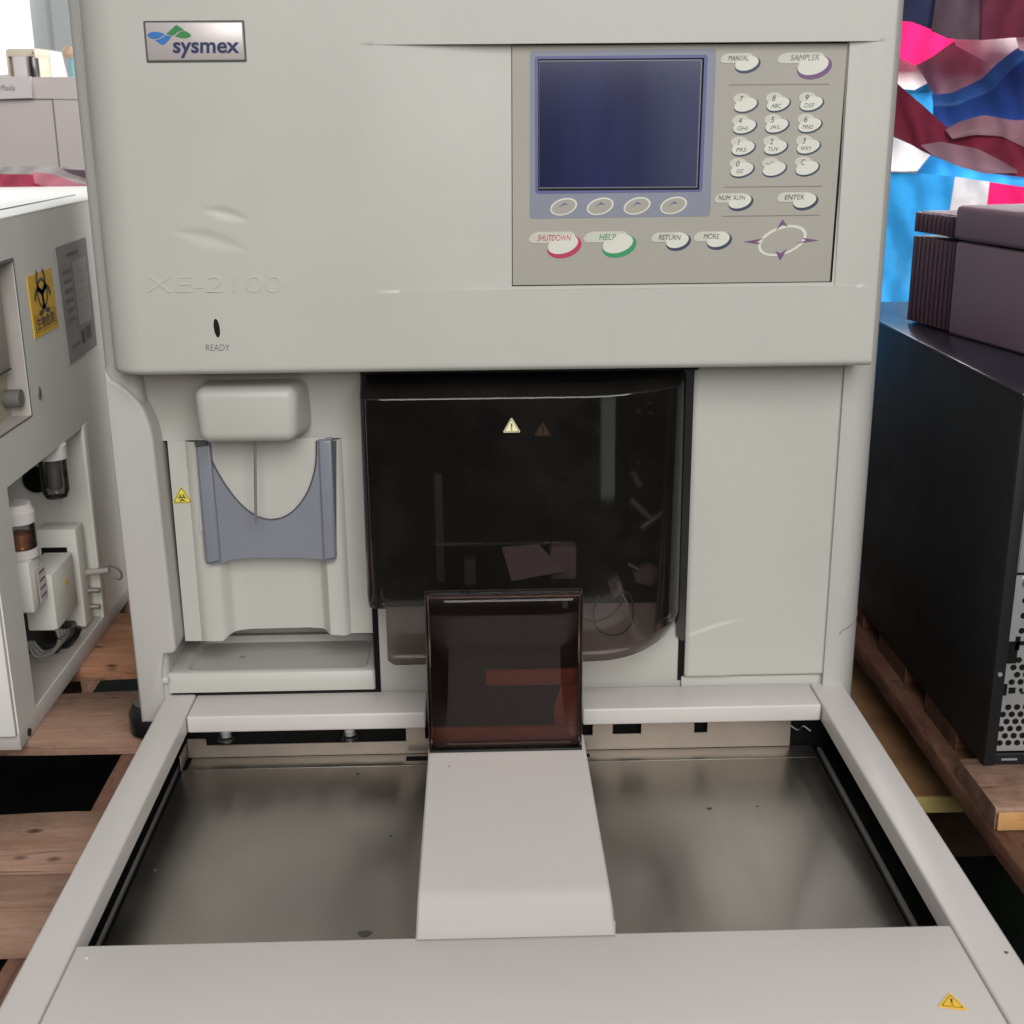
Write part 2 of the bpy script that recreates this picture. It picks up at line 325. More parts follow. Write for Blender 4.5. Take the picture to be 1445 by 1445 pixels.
def text_geo(txt, shear=0, bold=0):
    k = (txt, shear, bold)
    if k not in _tc:
        cu_ = bpy.data.curves.new('t', 'FONT'); cu_.body = txt; cu_.shear = shear; cu_.offset = bold; cu_.resolution_u = 4
        ob = bpy.data.objects.new('t', cu_); COL.objects.link(ob)
        bpy.context.view_layer.update()
        dg = bpy.context.evaluated_depsgraph_get()
        me = bpy.data.meshes.new_from_object(ob.evaluated_get(dg))
        vs = [tuple(v.co[:2]) for v in me.vertices]; fs = [tuple(p.vertices) for p in me.polygons]
        bpy.data.objects.remove(ob); bpy.data.curves.remove(cu_); bpy.data.meshes.remove(me)
        _tc[k] = (vs, fs)
    return _tc[k]
def add_text(mb, txt, fn, x0, x1, y0, y1, m, shear=0, bold=0, h=0.0):
    """fit the text into [x0,x1]x[y0,y1] of the 2-D frame fn(x, y) -> 3-D (y up)"""
    vs, fs = text_geo(txt, shear, bold)
    if not vs: return
    xs = [v[0] for v in vs]; ys = [v[1] for v in vs]
    ax, bx, ay, by = min(xs), max(xs), min(ys), max(ys)
    mb.add([fn(x0+(v[0]-ax)/(bx-ax)*(x1-x0), y0+(v[1]-ay)/(by-ay)*(y1-y0)) for v in vs], fs, m)
def tag(o, label=None, cat=None, group=None, kind=None):
    if label: o['label'] = label
    if cat: o['category'] = cat
    if group: o['group'] = group
    if kind: o['kind'] = kind
    return o
def thing(name, loc, label, cat, group=None):
    o = bpy.data.objects.new(name, None); COL.objects.link(o); o.location = loc; o.empty_display_size = .05
    return tag(o, label, cat, group)
def sstep(a, b, x):
    t = max(0, min(1, (x-a)/(b-a))); return t*t*(3-2*t)

# ================================================================== THE ANALYZER
AN = thing('blood_analyzer', (.02, 1.45, .187), 'large off white blood analyzer with keypad, smoked cover and steel sampler trays', 'analyzer')
FY = 1.14
XL, XR = -.3335, .3565
# ---- upper cover: a fine height field with the scooped panel recess, two lens dimples
ZT, ZB = .8668, .6617
def rowset():
    z = .5895; zs = [(.5895, 0)]
    out = []
    z = .5895
    while z < ZB-.0005: out.append((z, False)); z += .0025
    out.append((ZB, False)); out.append((ZB+.00025, True))
    z = ZB+.002
    while z < ZT-.0005: out.append((z, True)); z += .002
    out.append((ZT-.00025, True)); out.append((ZT, False))
    z = ZT+.003
    while z < .965: out.append((z, False)); z += .004
    return out
def scoop(x, z):
    f = (z-ZB)/(ZT-ZB); k = .0024+.0066*f
    if x < .03: d = sstep(-.10, .035, x)
    elif x < .3165: d = 1
    elif x < .3175: d = 1-.5*(x-.3165)/.001
    else: d = .5*(1-sstep(.3175, .347, x))
    return k*d
def lens(x, z, cx, cz, L, H, ang, depth):
    c, s_ = math.cos(ang), math.sin(ang); u = ((x-cx)*c+(z-cz)*s_)/L; v = (-(x-cx)*s_+(z-cz)*c)
    if abs(u) >= 1: return 0
    h = H*(1-u*u); t = v/h if h > 1e-6 else 9
    if abs(t) >= 1: return 0
    q = (v/h+1)/2       # 0 bottom .. 1 top : steep at the top edge, fading out at the bottom
    prof = math.sin(min(1, (1-q)/.5)*math.pi/2)*(1-sstep(.05, 1, 1-q))*1.4 if q > 0 else 0
    return depth*prof*(1-abs(u))**.6
def px_lens(xa, ya, xb, yb):
    a = at(xa, ya, 'y', FY); b = at(xb, yb, 'y', FY); c = (a+b)/2
    return c.x, c.z, (b-a).length/2, math.atan2(b.z-a.z, b.x-a.x)
L1 = px_lens(284, 295, 353, 312); L2 = px_lens(242, 326, 350, 354)
def edge_round(x, z):
    y = 0
    rl = .034; dx = x-XL
    if dx < rl: y += .030*(1-math.sqrt(max(0, 1-((rl-dx)/rl)**2)))
    rr_ = .003; dx = XR-x
    if dx < rr_: y += rr_*(1-math.sqrt(max(0, 1-((rr_-dx)/rr_)**2)))
    rb = .005; dz = z-.5895
    if dz < rb: y += rb*(1-math.sqrt(max(0, 1-((rb-dz)/rb)**2)))
    return y
xs = []
x = XL
for k in range(14): xs.append(XL+.00005*k*k)
x = XL+.0095
while x < XR-.004: xs.append(x); x += .0022
xs += [.0302, .3163, .3166, .3175, .3178]
xs += [XR-.003+.0006*k for k in range(6)]
xs = sorted(set(round(v, 5) for v in xs))
mb = MB(); rows = []
r0 = []
for z, sc in rowset():
    r = []
    for x in xs:
        y = FY+edge_round(x, z)
        if sc: y += scoop(x, z)
        y += lens(x, z, L1[0], L1[1], L1[2], .0062, L1[3], .0014)+lens(x, z, L2[0], L2[1], L2[2], .0088, L2[3], .0011)
        r.append((x, y, z))
    rows.append(r)
rows.insert(0, [(x, 1.21, .5895) for x in xs])
rows.insert(1, [(x, FY+.0052+edge_round(x, .7), .5893) for x in xs])
mb.grid(rows, 'shell')
# side returns, top
for xx in (xs[0], xs[-1]):
    yy = [r[0 if xx == xs[0] else -1] for r in rows[2:]]
    mb.grid([yy, [(p[0], 1.26, p[2]) for p in yy]], 'shell')
mb.add([(xs[0], FY+.003, .9649), (xs[-1], FY+.003, .9649), (xs[-1], 1.75, .975), (xs[0], 1.75, .975)], [(0, 1, 2, 3)], 'shell')
UC = mb.build('upper_cover', AN, ang=50)
# ---- badge
def pf(yo=0.0):     # picture frame on the front plane, measured pixels -> 3-D
    return lambda x, y: at(x, -y, 'y', FY-yo)
def poly_px(pts, Y): return [at(x, y, 'y', Y) for x, y in pts]
def rrect(x0, x1, z0, z1, r, n=5):
    out = []
    for cx, cz, a0 in ((x1-r, z1-r, 0), (x0+r, z1-r, 90), (x0+r, z0+r, 180), (x1-r, z0+r, 270)):
        for k in range(n+1):
            a = math.radians(a0+90*k/n); out.append((cx+r*math.cos(a), cz+r*math.sin(a)))
    return out
a = at(202, 29.5, 'y', FY); b = at(348.5, 87.5, 'y', FY)
mb = MB()
mb.prism([(x, FY-.0004, z) for x, z in rrect(a.x, b.x, b.z, a.z, .0012)], (0, .003, 0), 'ink')
mb.box(a.x+.0014, b.x-.0014, FY-.0018, FY+.001, b.z+.0014, a.z-.0014, 'badge', r=.0012, seg=3)
BG = mb.build('badge', UC)
mb = MB()
def zb(x, y): return (180+x/6.02, 10+y/6.02)
E1 = [[(165,238),(190,216),(235,208),(280,215),(318,232),(290,252),(255,268),(220,272),(190,262)],
      [(232,280),(265,274),(300,258),(325,238),(350,240),(375,250),(345,285),(318,312),(295,322),(270,308)]]
E2 = [[(330,225),(370,190),(412,150),(445,170),(482,195),(450,202),(420,215),(400,235),(382,243),(355,236)],
      [(403,248),(425,225),(450,208),(485,202),(515,215),(542,240),(525,258),(490,265),(450,262),(420,254)]]
for pl in E1: mb.prism([at(*zb(x, y), 'y', FY-.0021) for x, y in pl], (0, .0004, 0), 'lblue')
for pl in E2: mb.prism([at(*zb(x, y), 'y', FY-.0021) for x, y in pl], (0, .0004, 0), 'lgreen')
mb.build('emblem', UC, smooth=False)
mb = MB(); x_, y_ = zb(385, 0)[0], 0
add_text(mb, 'sysmex', pf(.0022), zb(385, 0)[0], zb(950, 0)[0], -(10+432/6.02), -(10+297/6.02), 'ltext', bold=.022)
mb.build('brand_lettering', UC, smooth=False)
# ---- raised model lettering (same plastic, only its edges catch the light)
mb = MB()
vs, fs = text_geo('XE-2100', .0, -.012)
xs_ = [v[0] for v in vs]; ys_ = [v[1] for v in vs]
cu_ = bpy.data.curves.new('t', 'FONT'); cu_.body = 'XE-2100'; cu_.extrude = .03; cu_.offset = -.015; cu_.bevel_depth = .01; cu_.shear = .04
ob = bpy.data.objects.new('t', cu_); COL.objects.link(ob); bpy.context.view_layer.update()
me = bpy.data.meshes.new_from_object(ob.evaluated_get(bpy.context.evaluated_depsgraph_get()))
vv = [v.co.copy() for v in me.vertices]; ff = [tuple(p.vertices) for p in me.polygons]
bpy.data.objects.remove(ob); bpy.data.curves.remove(cu_); bpy.data.meshes.remove(me)
ax, bx = min(v.x for v in vv), max(v.x for v in vv); ay, by = min(v.y for v in vv), max(v.y for v in vv); bz = max(v.z for v in vv)
o3 = []
for v in vv:
    p = at(205+(v.x-ax)/(bx-ax)*193, 413-(v.y-ay)/(by-ay)*23.5, 'y', FY); p.y = FY-.00050*(v.z/bz); o3.append(p)
mb.add(o3, ff, 'shell'); mb.build('raised_lettering', UC, smooth=False)
mb = MB()
c = at(306, 463, 'y', FY)
mb.prism([(c.x+.0026*math.cos(t)-.0006*math.sin(t), FY-.0003, c.z+.0083*math.sin(t)) for t in [2*math.pi*k/28 for k in range(28)]], (0, .002, 0), 'black')
mb.prism([(c.x+.0018*math.cos(t)-.0005*math.sin(t), FY-.0006, c.z+.0074*math.sin(t)) for t in [2*math.pi*k/28 for k in range(28)]], (0, .001, 0), 'blackpl')
mb.build('indicator_window', UC)
mb = MB(); add_text(mb, 'READY', pf(.0003), 290.5, 324, -495, -486, 'inkl', bold=-.004); mb.build('printed_lettering', UC, smooth=False)

# ---- control panel, tilted plate in the scoop
kT = FY+.0024+.0066; kB = FY+.0024
N_ = Vector((0, (ZT-ZB), -(kT-kB))); N_.normalize()
if N_.y > 0: N_ = -N_
PO = Vector((0, kB, ZB))
def kp(x, y, off): return atp(x, y, PO+N_*off, N_)
def kpoly(pts, off): return [kp(x, y, off) for x, y in pts]
EXT = lambda t: -N_*t
mb = MB()
mb.prism(kpoly([(721.5, 62.5), (1199.5, 58.5), (1174, 398), (722.5, 404)], .0002), EXT(.004), 'black')
mb.prism(kpoly([(722.6, 64), (1196, 61), (1170.8, 397), (723.6, 402.5)], .0007), EXT(.003), 'panel')
CP = mb.build('control_panel', AN, smooth=False)
mb = MB()
def prr(cs, r, n=4):  # rounded quad in pixels
    out = []; m_ = len(cs)
    for i in range(m_):
        p = Vector(cs[i]); a = (Vector(cs[i-1])-p).normalized(); b = (Vector(cs[(i+1) % m_])-p).normalized()
        for k in range(n+1):
            t = k/n; q = (p+a*r)*(1-t)**2+p*2*t*(1-t)+(p+b*r)*t*t; out.append(tuple(q))
    return out
mb.prism(kpoly(prr([(748, 72), (1011, 68.5), (1002, 305), (747.5, 308.5)], 5), .0010), EXT(.0005), 'zone')
zz = mb.build('display_surround', CP, smooth=False)
mb = MB()
mb.prism(kpoly(prr([(754.5, 79.5), (999, 77), (991, 270.5), (755.5, 273.5)], 5), .0013), EXT(.0005), 'frame')
mb.build('display_frame', CP, smooth=False)
mb = MB()
mb.prism(kpoly([(759.5, 83.5), (994, 81.5), (986.5, 267.5), (759.5, 269)], .0016), EXT(.0005), 'black')
mb.prism(kpoly([(760.5, 85.5), (991, 83.8), (984, 264.8), (760.5, 266.2)], .0018), EXT(.0004), 'lcdedge')
mb.prism(kpoly([(761, 87), (989.2, 85.4), (982.4, 263), (761, 264.4)], .0020), EXT(.0004), 'lcd')
mb.build('display', CP, smooth=False)
for (x0, y0, x1, y1) in ((1028.8, 119.8, 1170, 118.7), (1022.6, 264.2, 1160, 262.7), (1020.4, 305.2, 1156.6, 303.6)):
    mb = MB(); mb.prism(kpoly([(x0, y0-.7), (x1, y1-.7), (x1, y1+.7), (x0, y0+.7)], .0009), EXT(.0003), 'inkl')
    mb.build('divider_line', CP, smooth=False)
def ell(cx, cy, a, b, ang, n=36, t0=0, t1=360):
    an = math.radians(ang); out = []
    for k in range(n if t1-t0 >= 360 else n+1):
        t = math.radians(t0+(t1-t0)*k/n); u, v = a*math.cos(t), b*math.sin(t)
        out.append((cx+u*math.cos(an)+v*math.sin(an), cy-u*math.sin(an)+v*math.cos(an)))
    return out
def ktext(mb, s, cx, cy, w, h, m, off, shear=.25):
    add_text(mb, s, lambda x, y: kp(x, -y, off), cx-w/2, cx+w/2, -(cy+h/2), -(cy-h/2), m, shear=shear)
def pill(x0, x1, y0, y1):
    h = y1-y0; out = []
    # pointed leaf-like left end, rounded right end
    L_ = [(0, .72), (.02, .52), (.10, .25), (.22, .08), (.36, 0)]
    w = x1-x0
    for u, v in L_: out.append((x0+u*w*.6, y0+v*h))
    out += [(x1-h*.35, y0-.5), (x1-h*.08, y0+h*.14), (x1, y0+h*.42), (x1-h*.1, y0+h*.8), (x1-h*.4, y1), (x0+w*.10, y1), (x0+w*.03, y0+h*.93)]
    return out
def big_key(cx, cy, a, b, rim, rw, px0, px1, py0, py1, txt, tx, ty, tw, th, tm):
    mb = MB()
    mb.prism(kpoly(ell(cx+rw*.35, cy+rw*.55, a+rw*.62, b+rw*.62, 17), .0011), EXT(.0005), rim)
    mb.prism(kpoly(pill(px0, px1, py0, py1), .0012), EXT(.0006), 'keyh')
    mb.prism(kpoly(ell(cx-.6, cy-.6, a, b, 17), .0014), EXT(.0006), 'keyw')
    ktext(mb, txt, tx, ty, tw, th, tm, .0016)
    return mb.build('key', CP, smooth=False)
big_key(1054.5, 90, 17, 9.6, 'navy', 2.6, 1016.6, 1063, 75.5, 89, 'MANUAL', 1042, 81.9, 28.5, 7.2, 'ink')
big_key(1148, 92.5, 22.5, 13, 'purple', 4.6, 1097, 1164, 74.5, 89.5, 'SAMPLER', 1135.8, 81, 40, 8.2, 'inkl')
big_key(1044.8, 284.6, 16.5, 9.4, 'navy', 2.6, 1008.6, 1054, 273, 286, 'NUM. ALPH', 1033, 279, 38, 6.6, 'ink')
big_key(1136.2, 283.6, 16.8, 9.4, 'navy', 2.6, 1096.5, 1146, 271.5, 285, 'ENTER', 1120.8, 278.2, 27, 6.8, 'ink')
big_key(795, 345.5, 22, 12.6, 'magenta', 4.6, 746, 812, 327.5, 343, 'SHUTDOWN', 782, 335.6, 47.5, 8.2, 'magenta')
big_key(872.5, 344.5, 22, 12.6, 'green', 4.6, 823.5, 886, 327, 342, 'HELP', 857.6, 334.4, 24, 8.2, 'green')
big_key(956.5, 340, 16.4, 10, 'navy', 2.8, 919, 966, 328, 341.5, 'RETURN', 945.2, 334.9, 31, 7.2, 'ink')
big_key(1014.2, 338.5, 16.6, 10, 'navy', 2.8, 979, 1026, 327, 340.5, 'MORE', 1004.2, 333.4, 22.5, 7.2, 'ink')
KK = [(1052.3, 147.8, '7', ''), (1098, 146.6, '8', 'ABC'), (1145, 146, '9', 'DEF'),
      (1050.6, 178.4, '4', 'GHI'), (1096.2, 177.2, '5', 'JKL'), (1142.8, 176.4, '6', 'MNO'),
      (1048.6, 208.8, '1', 'PRS'), (1094.4, 207.7, '2', 'TUV'), (1140.6, 206.8, '3', 'WXY'),
      (1047, 239.2, '0', 'QZ'), (1092.6, 238.2, '-/·', ''), (1139, 237, 'C', '')]
for cx, cy, d, l in KK:
    mb = MB()
    mb.prism(kpoly(ell(cx+.9, cy+1.2, 18, 10, 17), .0011), EXT(.0005), 'navy')
    mb.prism(kpoly(ell(cx-5.5, cy-8.2, 12, 8, 4), .0012), EXT(.0006), 'keyh')
    mb.prism(kpoly(ell(cx, cy, 16.6, 8.9, 17), .0014), EXT(.0006), 'keyw')
    w = 5 if len(d) == 1 else 12
    if d == '1': w = 2.6
    ktext(mb, d, cx-5.8, cy-8.2, w, 8.2 if len(d) == 1 else 5.5, 'ink', .0016)
    if l: ktext(mb, l, cx-2.6, cy+2.6, 5.0*len(l), 5.8, 'inkl' if l == 'DEF' else 'ink', .0016)
    mb.build('key', CP, smooth=False)
for cx, cy in ((795.4, 291.8), (847, 291.2), (899, 290.5), (950.5, 289.9)):
    mb = MB()
    mb.prism(kpoly(ell(cx, cy, 19.6, 11.6, 17), .0014), EXT(.0005), 'keyw')
    mb.prism(kpoly(ell(cx, cy, 17.2, 9.6, 17), .0016), EXT(.0005), 'panel')
    mb.prism(kpoly([(cx+1, cy-6), (cx+6.5, cy-2.2), (cx, cy-3.0), (cx-8, cy+2)], .0018), EXT(.0004), 'frame')
    mb.build('key', CP, smooth=False)
mb = MB()
nx, ny = 1104, 339.5
mb.prism(kpoly(ell(nx, ny, 36, 19.5, 20), .0011), EXT(.0005), 'keyw')
mb.prism(kpoly(ell(nx, ny, 31.5, 16.2, 20), .0013), EXT(.0005), 'panel')
for pl in ([(nx+.5, 309.5), (nx+8, 320.5), (nx+1, 316), (nx-9, 325)], [(nx-2.5, 367), (nx+7, 350.5), (nx-2, 357.5), (nx-10, 354)],
           [(1050.5, 341), (1079, 336), (1066, 341), (1074, 344.5)], [(1155, 339), (1131, 335.5), (1139, 339.2), (1122, 343.5)]):
    mb.prism(kpoly(pl, .0015), EXT(.0004), 'purple')
mb.build('arrow_pad', CP, smooth=False)

# ---- side panels (shell sides)
def side_panel(x0, x1, sgn):
    mb = MB()
    if sgn < 0: mb.box(x0, x1, 1.190, 1.80, .222, .97, 'side', r=.010, seg=6)
    else:
        pr = [(x0, 1.188), (x0+.010, 1.188)]
        for k in range(13):
            t = math.pi/2*k/12; pr.append((x1-.0285+.0285*math.sin(t), 1.188+.040*(1-math.cos(t))))
        pr += [(x1, 1.80), (x0, 1.80)]
        mb.prism([(x, y, .222) for x, y in pr], (0, 0, .748), 'side')
    return mb.build('side_panel', AN)
sp = side_panel(-.3515, -.318, -1)
sr = side_panel(.345, .3845, 1)
mb = MB()  # slanting seam near the foot of the right side panel
p0 = at(1183, 886, 'y', 1.20); p1 = at(1211, 866, 'y', 1.235)
mb.tube([(.3585, 1.1878, p0.z-.002)]+[(.3845-.0285+.0285*math.sin(math.radians(t)), 1.188+.040*(1-math.cos(math.radians(t)))+.0001, p0.z+.014*(t/85)) for t in range(10, 90, 10)], .0006, 'inkl', 6)
mb.build('seam', sr)
# ---- left cheek: front edge plate with its curved inner outline
cheek = [(-.3505, .5885), (-.3435, .5770), (-.3370, .5738), (-.3286, .5662), (-.3215, .5575), (-.3163, .5484), (-.3130, .537), (-.3112, .5277), (-.3100, .5158), (-.3072, .3060), (-.3085, .3010), (-.3120, .2990), (-.3200, .2985), (-.3235, .277), (-.3235, .224), (-.3490, .224)]
bmx = bmesh.new()
F = [bmx.verts.new((x, 1.186, z)) for x, z in cheek]; bmx.faces.new(F)
ext = bmesh.ops.extrude_face_region(bmx, geom=bmx.faces[:])
bmesh.ops.translate(bmx, vec=(0, .05, 0), verts=[g for g in ext['geom'] if isinstance(g, bmesh.types.BMVert)])
bmesh.ops.recalc_face_normals(bmx, faces=bmx.faces)
ed = [e for e in bmx.edges if all(abs(v.co.y-1.186) < 1e-5 for v in e.verts)]
bmesh.ops.bevel(bmx, geom=ed, offset=.0035, segments=3, profile=.5, affect='EDGES')
mb = MB(); mb.bm(bmx, 'side'); mb.build('cheek', sp)
# ---- core body behind everything
mb = MB()
mb.box(-.345, .37, 1.36, 1.79, .215, .968, 'side', r=.004)
mb.box(-.3175, .350, 1.30, 1.36, .20, .262, 'side')
mb.build('body', AN)
mb = MB(); mb.box(-.3175, -.1135, 1.302, 1.36, .20, .60, 'shell'); mb.build('bay_interior', AN)
# ---- fascia above the sampling bay: concave strip
mb = MB(); prof = []
for k in range(15):
    t = k/14; prof.append((1.199+.0215*math.sin(t*math.pi/2)**1.3, .5885-.079*t))
rows = []
for (y, z) in prof: rows.append([(x, y, z) for x in (-.3445, -.32, -.25, -.18, -.112)])
mb.grid(rows[::-1], 'shell'); mb.build('bay_fascia', AN)
# ---- bay panel with two vertical ridges
xp = [(-.3062, 1.223), (-.3055, 1.2205), (-.2885, 1.2200), (-.2840, 1.2150), (-.2790, 1.2140), (-.2660, 1.2140), (-.2610, 1.2175), (-.2570, 1.2265), (-.2530, 1.2290), (-.240, 1.2298), (-.18, 1.2298), (-.1665, 1.2290),
      (-.1625, 1.2262), (-.1590, 1.2175), (-.1560, 1.2140), (-.1430, 1.2140), (-.1390, 1.2155), (-.1360, 1.2200), (-.1140, 1.2200), (-.1128, 1.224)]
def zbot(x):
    if x < -.284: return .2985
    if x < -.262: return .3005
    if x < -.150: return .3035+.0045*math.sin(max(0, min(1, (x+.262)/.112))*math.pi)**.5
    return .3040
mb = MB(); rows = []
for k, zt in enumerate((0, .5, 1)):
    rows.append([(x, y, zbot(x)+(.5095-zbot(x))*zt) for x, y in xp])
rows.insert(0, [(x, y+.006, zbot(x)) for x, y in xp])
mb.grid(rows, 'shell'); mb.build('bay_panel', AN, ang=40)
mb = MB(); c = at(257, 700, 'y', 1.2196)
def tri_sign(mb, C, U, V, s, face, line, mark, N, big=1.12):
    """triangle warning sign of side s around C; U right, V up, N out"""
    def tri(k, off, rad=.10):
        pts = [Vector((-.5*k, -.29*k)), Vector((.5*k, -.29*k)), Vector((0, .577*k))]; out = []
        for i in range(3):
            p = pts[i]; a = (pts[i-1]-p).normalized()*rad*k; b = (pts[(i+1) % 3]-p).normalized()*rad*k
            for t in (0, .5, 1): q = (p+a)*(1-t)**2+p*2*t*(1-t)+(p+b)*t*t; out.append(C+U*q.x*s+V*q.y*s+N*off)
        return out
    mb.prism(tri(big, .0004), -N*.0004, face)
    mb.prism(tri(1.0, .0005), -N*.0002, line)
    mb.prism(tri(.86, .0006), -N*.0002, face)
    f = lambda x, y: C+U*x*s+V*y*s+N*.0008
    if mark == '!':
        mb.add([f(-.035, .0), f(.035, .0), f(.06, .26), (f(-.06, .26))], [(0, 1, 2, 3)], line)
        mb.add([f(-.02, -.06), f(.02, -.06), f(.035, .0), f(-.035, .0)], [(0, 1, 2, 3)], line)
        mb.add([f(.05*math.cos(t), -.15+.05*math.sin(t)) for t in [k*math.pi/4 for k in range(8)]], [tuple(range(8))], line)
    else:
        biohaz(mb, f, 0, -.02, .26, line)
def ring(mb, f, cx, cy, r0, r1, a0, a1, m, n=20):
    vs = []
    for k in range(n+1):
        t = math.radians(a0+(a1-a0)*k/n)
        vs += [f(cx+r0*math.cos(t), cy+r0*math.sin(t)), f(cx+r1*math.cos(t), cy+r1*math.sin(t))]
    mb.add(vs, [(2*k, 2*k+1, 2*k+3, 2*k+2) for k in range(n)], m)
def biohaz(mb, f, cx, cy, R, m):
    for a in (90, 210, 330):
        x, y = cx+R*.47*math.cos(math.radians(a)), cy+R*.47*math.sin(math.radians(a))
        ring(mb, f, x, y, R*.34, R*.52, a+38, a+322, m)
    ring(mb, f, cx, cy, R*.44, R*.56, 0, 360, m)
    ring(mb, f, cx, cy, 0.001, R*.12, 0, 360, m)
tri_sign(mb, c+Vector((0, 0, -.0012)), Vector((1, 0, 0)), Vector((0, 0, 1)), .0185, 'yellow', 'ink', 'bio', Vector((0, -1, 0)))
mb.build('biohazard_sticker', AN, smooth=False)
# ---- slate insert with the arched cutout
UY = 1.2085
inner = [(292, 628), (297, 645), (306, 664), (318, 684), (333, 704), (348, 719), (364, 729), (380, 733), (396, 731), (410, 724), (423, 711), (434, 694), (442, 672), (446, 650), (446.5, 622)]
outer = [(468, 621), (474.5, 788), (472, 792), (462, 794), (452, 789), (420, 787), (360, 787), (325, 790), (312, 795), (300, 797), (291, 795), (288.5, 788), (276.5, 631)]
mb = MB(); mb.prism(poly_px(inner+outer, UY), (0, .0022, 0), 'slate')
def strip_px(pts, Y, t, m, r=.002):
    q = poly_px(pts, Y)
    bmx = bmesh.new(); F = [bmx.verts.new(p) for p in q]; bmx.faces.new(F)
    ex = bmesh.ops.extrude_face_region(bmx, geom=bmx.faces[:])
    bmesh.ops.translate(bmx, vec=(0, t, 0), verts=[g for g in ex['geom'] if isinstance(g, bmesh.types.BMVert)])
    bmesh.ops.recalc_face_normals(bmx, faces=bmx.faces)
    e = [e for e in bmx.edges if all(abs(v.co.y-Y) < 1e-5 for v in e.verts)]
    bmesh.ops.bevel(bmx, geom=e, offset=r, segments=3, profile=.5, affect='EDGES'); mb.bm(bmx, m)
strip_px([(276.5, 628), (296, 628), (311, 792), (291, 796.5)], 1.2035, .012, 'slate', .0028)
strip_px([(449, 622), (467.5, 621), (474, 788), (456, 792)], 1.2035, .012, 'slate', .0028)
mb.build('arched_insert', AN, ang=40)
mb = MB(); arc = poly_px(inner, UY-.0004); mb.tube(arc, .0007, 'ink', 6)
a = at(465.5, 622, 'y', 1.2115); b = at(472, 790, 'y', 1.2115); mb.prism([(a.x, 1.2118, .509), (a.x+.006, 1.2118, .509), (b.x+.002, 1.2118, b.z+.004), (b.x-.001, 1.2118, b.z)], (0, .004, 0), 'ink')
mb.prism(poly_px([(274, 624), (292, 624), (292, 629.5), (276, 631)], 1.2028), (0, .01, 0), 'ink')  # dark patch painted for the shade at the insert's top left
mb.build('insert_gasket_and_shade', AN)
# cream plate behind the arch
mb = MB(); mb.prism(poly_px([(280, 618), (460, 618), (462, 750), (282, 750)], 1.2112), (0, .001, 0), 'shell'); mb.build('arch_backing', AN)
# ---- probe housing + needle
mb = MB()
a = at(272, 551, 'y', 1.165); b = at(419, 628, 'y', 1.165)
bmx = bmesh.new(); bmesh.ops.create_cube(bmx, size=1)
for v in bmx.verts:
    back = v.co.y > 0; top = v.co.z > 0
    x = (a.x-.001 if v.co.x < 0 else b.x+.001)
    if back: x = x+(.010 if v.co.x > 0 else 0)
    if not top: x += (.0025 if v.co.x < 0 else -.0025)
    v.co = Vector((x, 1.225 if back else 1.165, .5725 if top else .5195-(0 if not back else .004)))
bmesh.ops.bevel(bmx, geom=bmx.edges[:], offset=.0105, segments=6, profile=.5, affect='EDGES')
mb.bm(bmx, 'shell'); PH = mb.build('probe_housing', AN, ang=60)
a = at(361, 630, 'y', 1.185); b = at(361.5, 738, 'y', 1.185)
mb = MB(); mb.cyl((a.x, 1.185, .525), (b.x, 1.185, b.z+.006), .0013, 'steel', 14); mb.cyl((b.x, 1.185, b.z+.006), (b.x, 1.185, b.z), .0013, 'steel', 14, .0008); mb.build('needle', PH)
# ---- drip tray
mb = MB()
tz = .2735
out = [(-.3235, 1.1955), (-.1115, 1.1955), (-.1115, 1.30), (-.3235, 1.30)]
def rr2(x0, x1, y0, y1, r, n=6): return rrect(x0, x1, y0, y1, r, n)
n = 6
o_ = rr2(-.3225, -.1115, 1.195, 1.30, .003, n); i0 = rr2(-.3035, -.1190, 1.203, 1.292, .010, n); i1 = rr2(-.3000, -.1225, 1.2065, 1.2885, .009, n)
NN = len(o_); vs = [(x, y, .2525) for x, y in o_]+[(x, y, tz-.0015) for x, y in o_]+[(x+(-.0015 if x > -.2 else .0015), y+(.0015 if y < 1.25 else -.0015), tz) for x, y in o_]
vs += [(x, y, tz) for x, y in i0]+[(x, y, tz-.0065) for x, y in i1]
fs = []
for L_ in range(4):
    for i in range(NN): j = (i+1) % NN; fs.append((L_*NN+i, L_*NN+j, (L_+1)*NN+j, (L_+1)*NN+i))
fs.append(tuple(range(4*NN, 5*NN)))
mb.add(vs, fs, 'shell')
# little grip at the left
mb.box(-.3385, -.318, 1.188, 1.2165, .2645, .2725, 'shell', r=.003, seg=3)
mb.box(-.3385, -.334, 1.188, 1.2165, .2660, .2775, 'shell', r=.002, seg=3)
mb.build('drip_tray', AN, ang=50)
# ---- lower white fascia and the right door
mb = MB()
mb.box(-.1065, .2010, 1.200, 1.36, .235, .3395, 'shell', r=.0015)
mb.box(.2010, .3640, 1.1965, 1.36, .235, .2590, 'shell', r=.0015)
mb.build('lower_fascia', AN)
mb = MB()
mb.box(-.1120, -.1066, 1.199, 1.30, .2525, .575, 'black', r=.001); mb.build('gap_seal', AN)
mb = MB(); mb.box(.1975, .2035, 1.1985, 1.30, .2545, .575, 'black'); mb.build('gap_seal', AN)
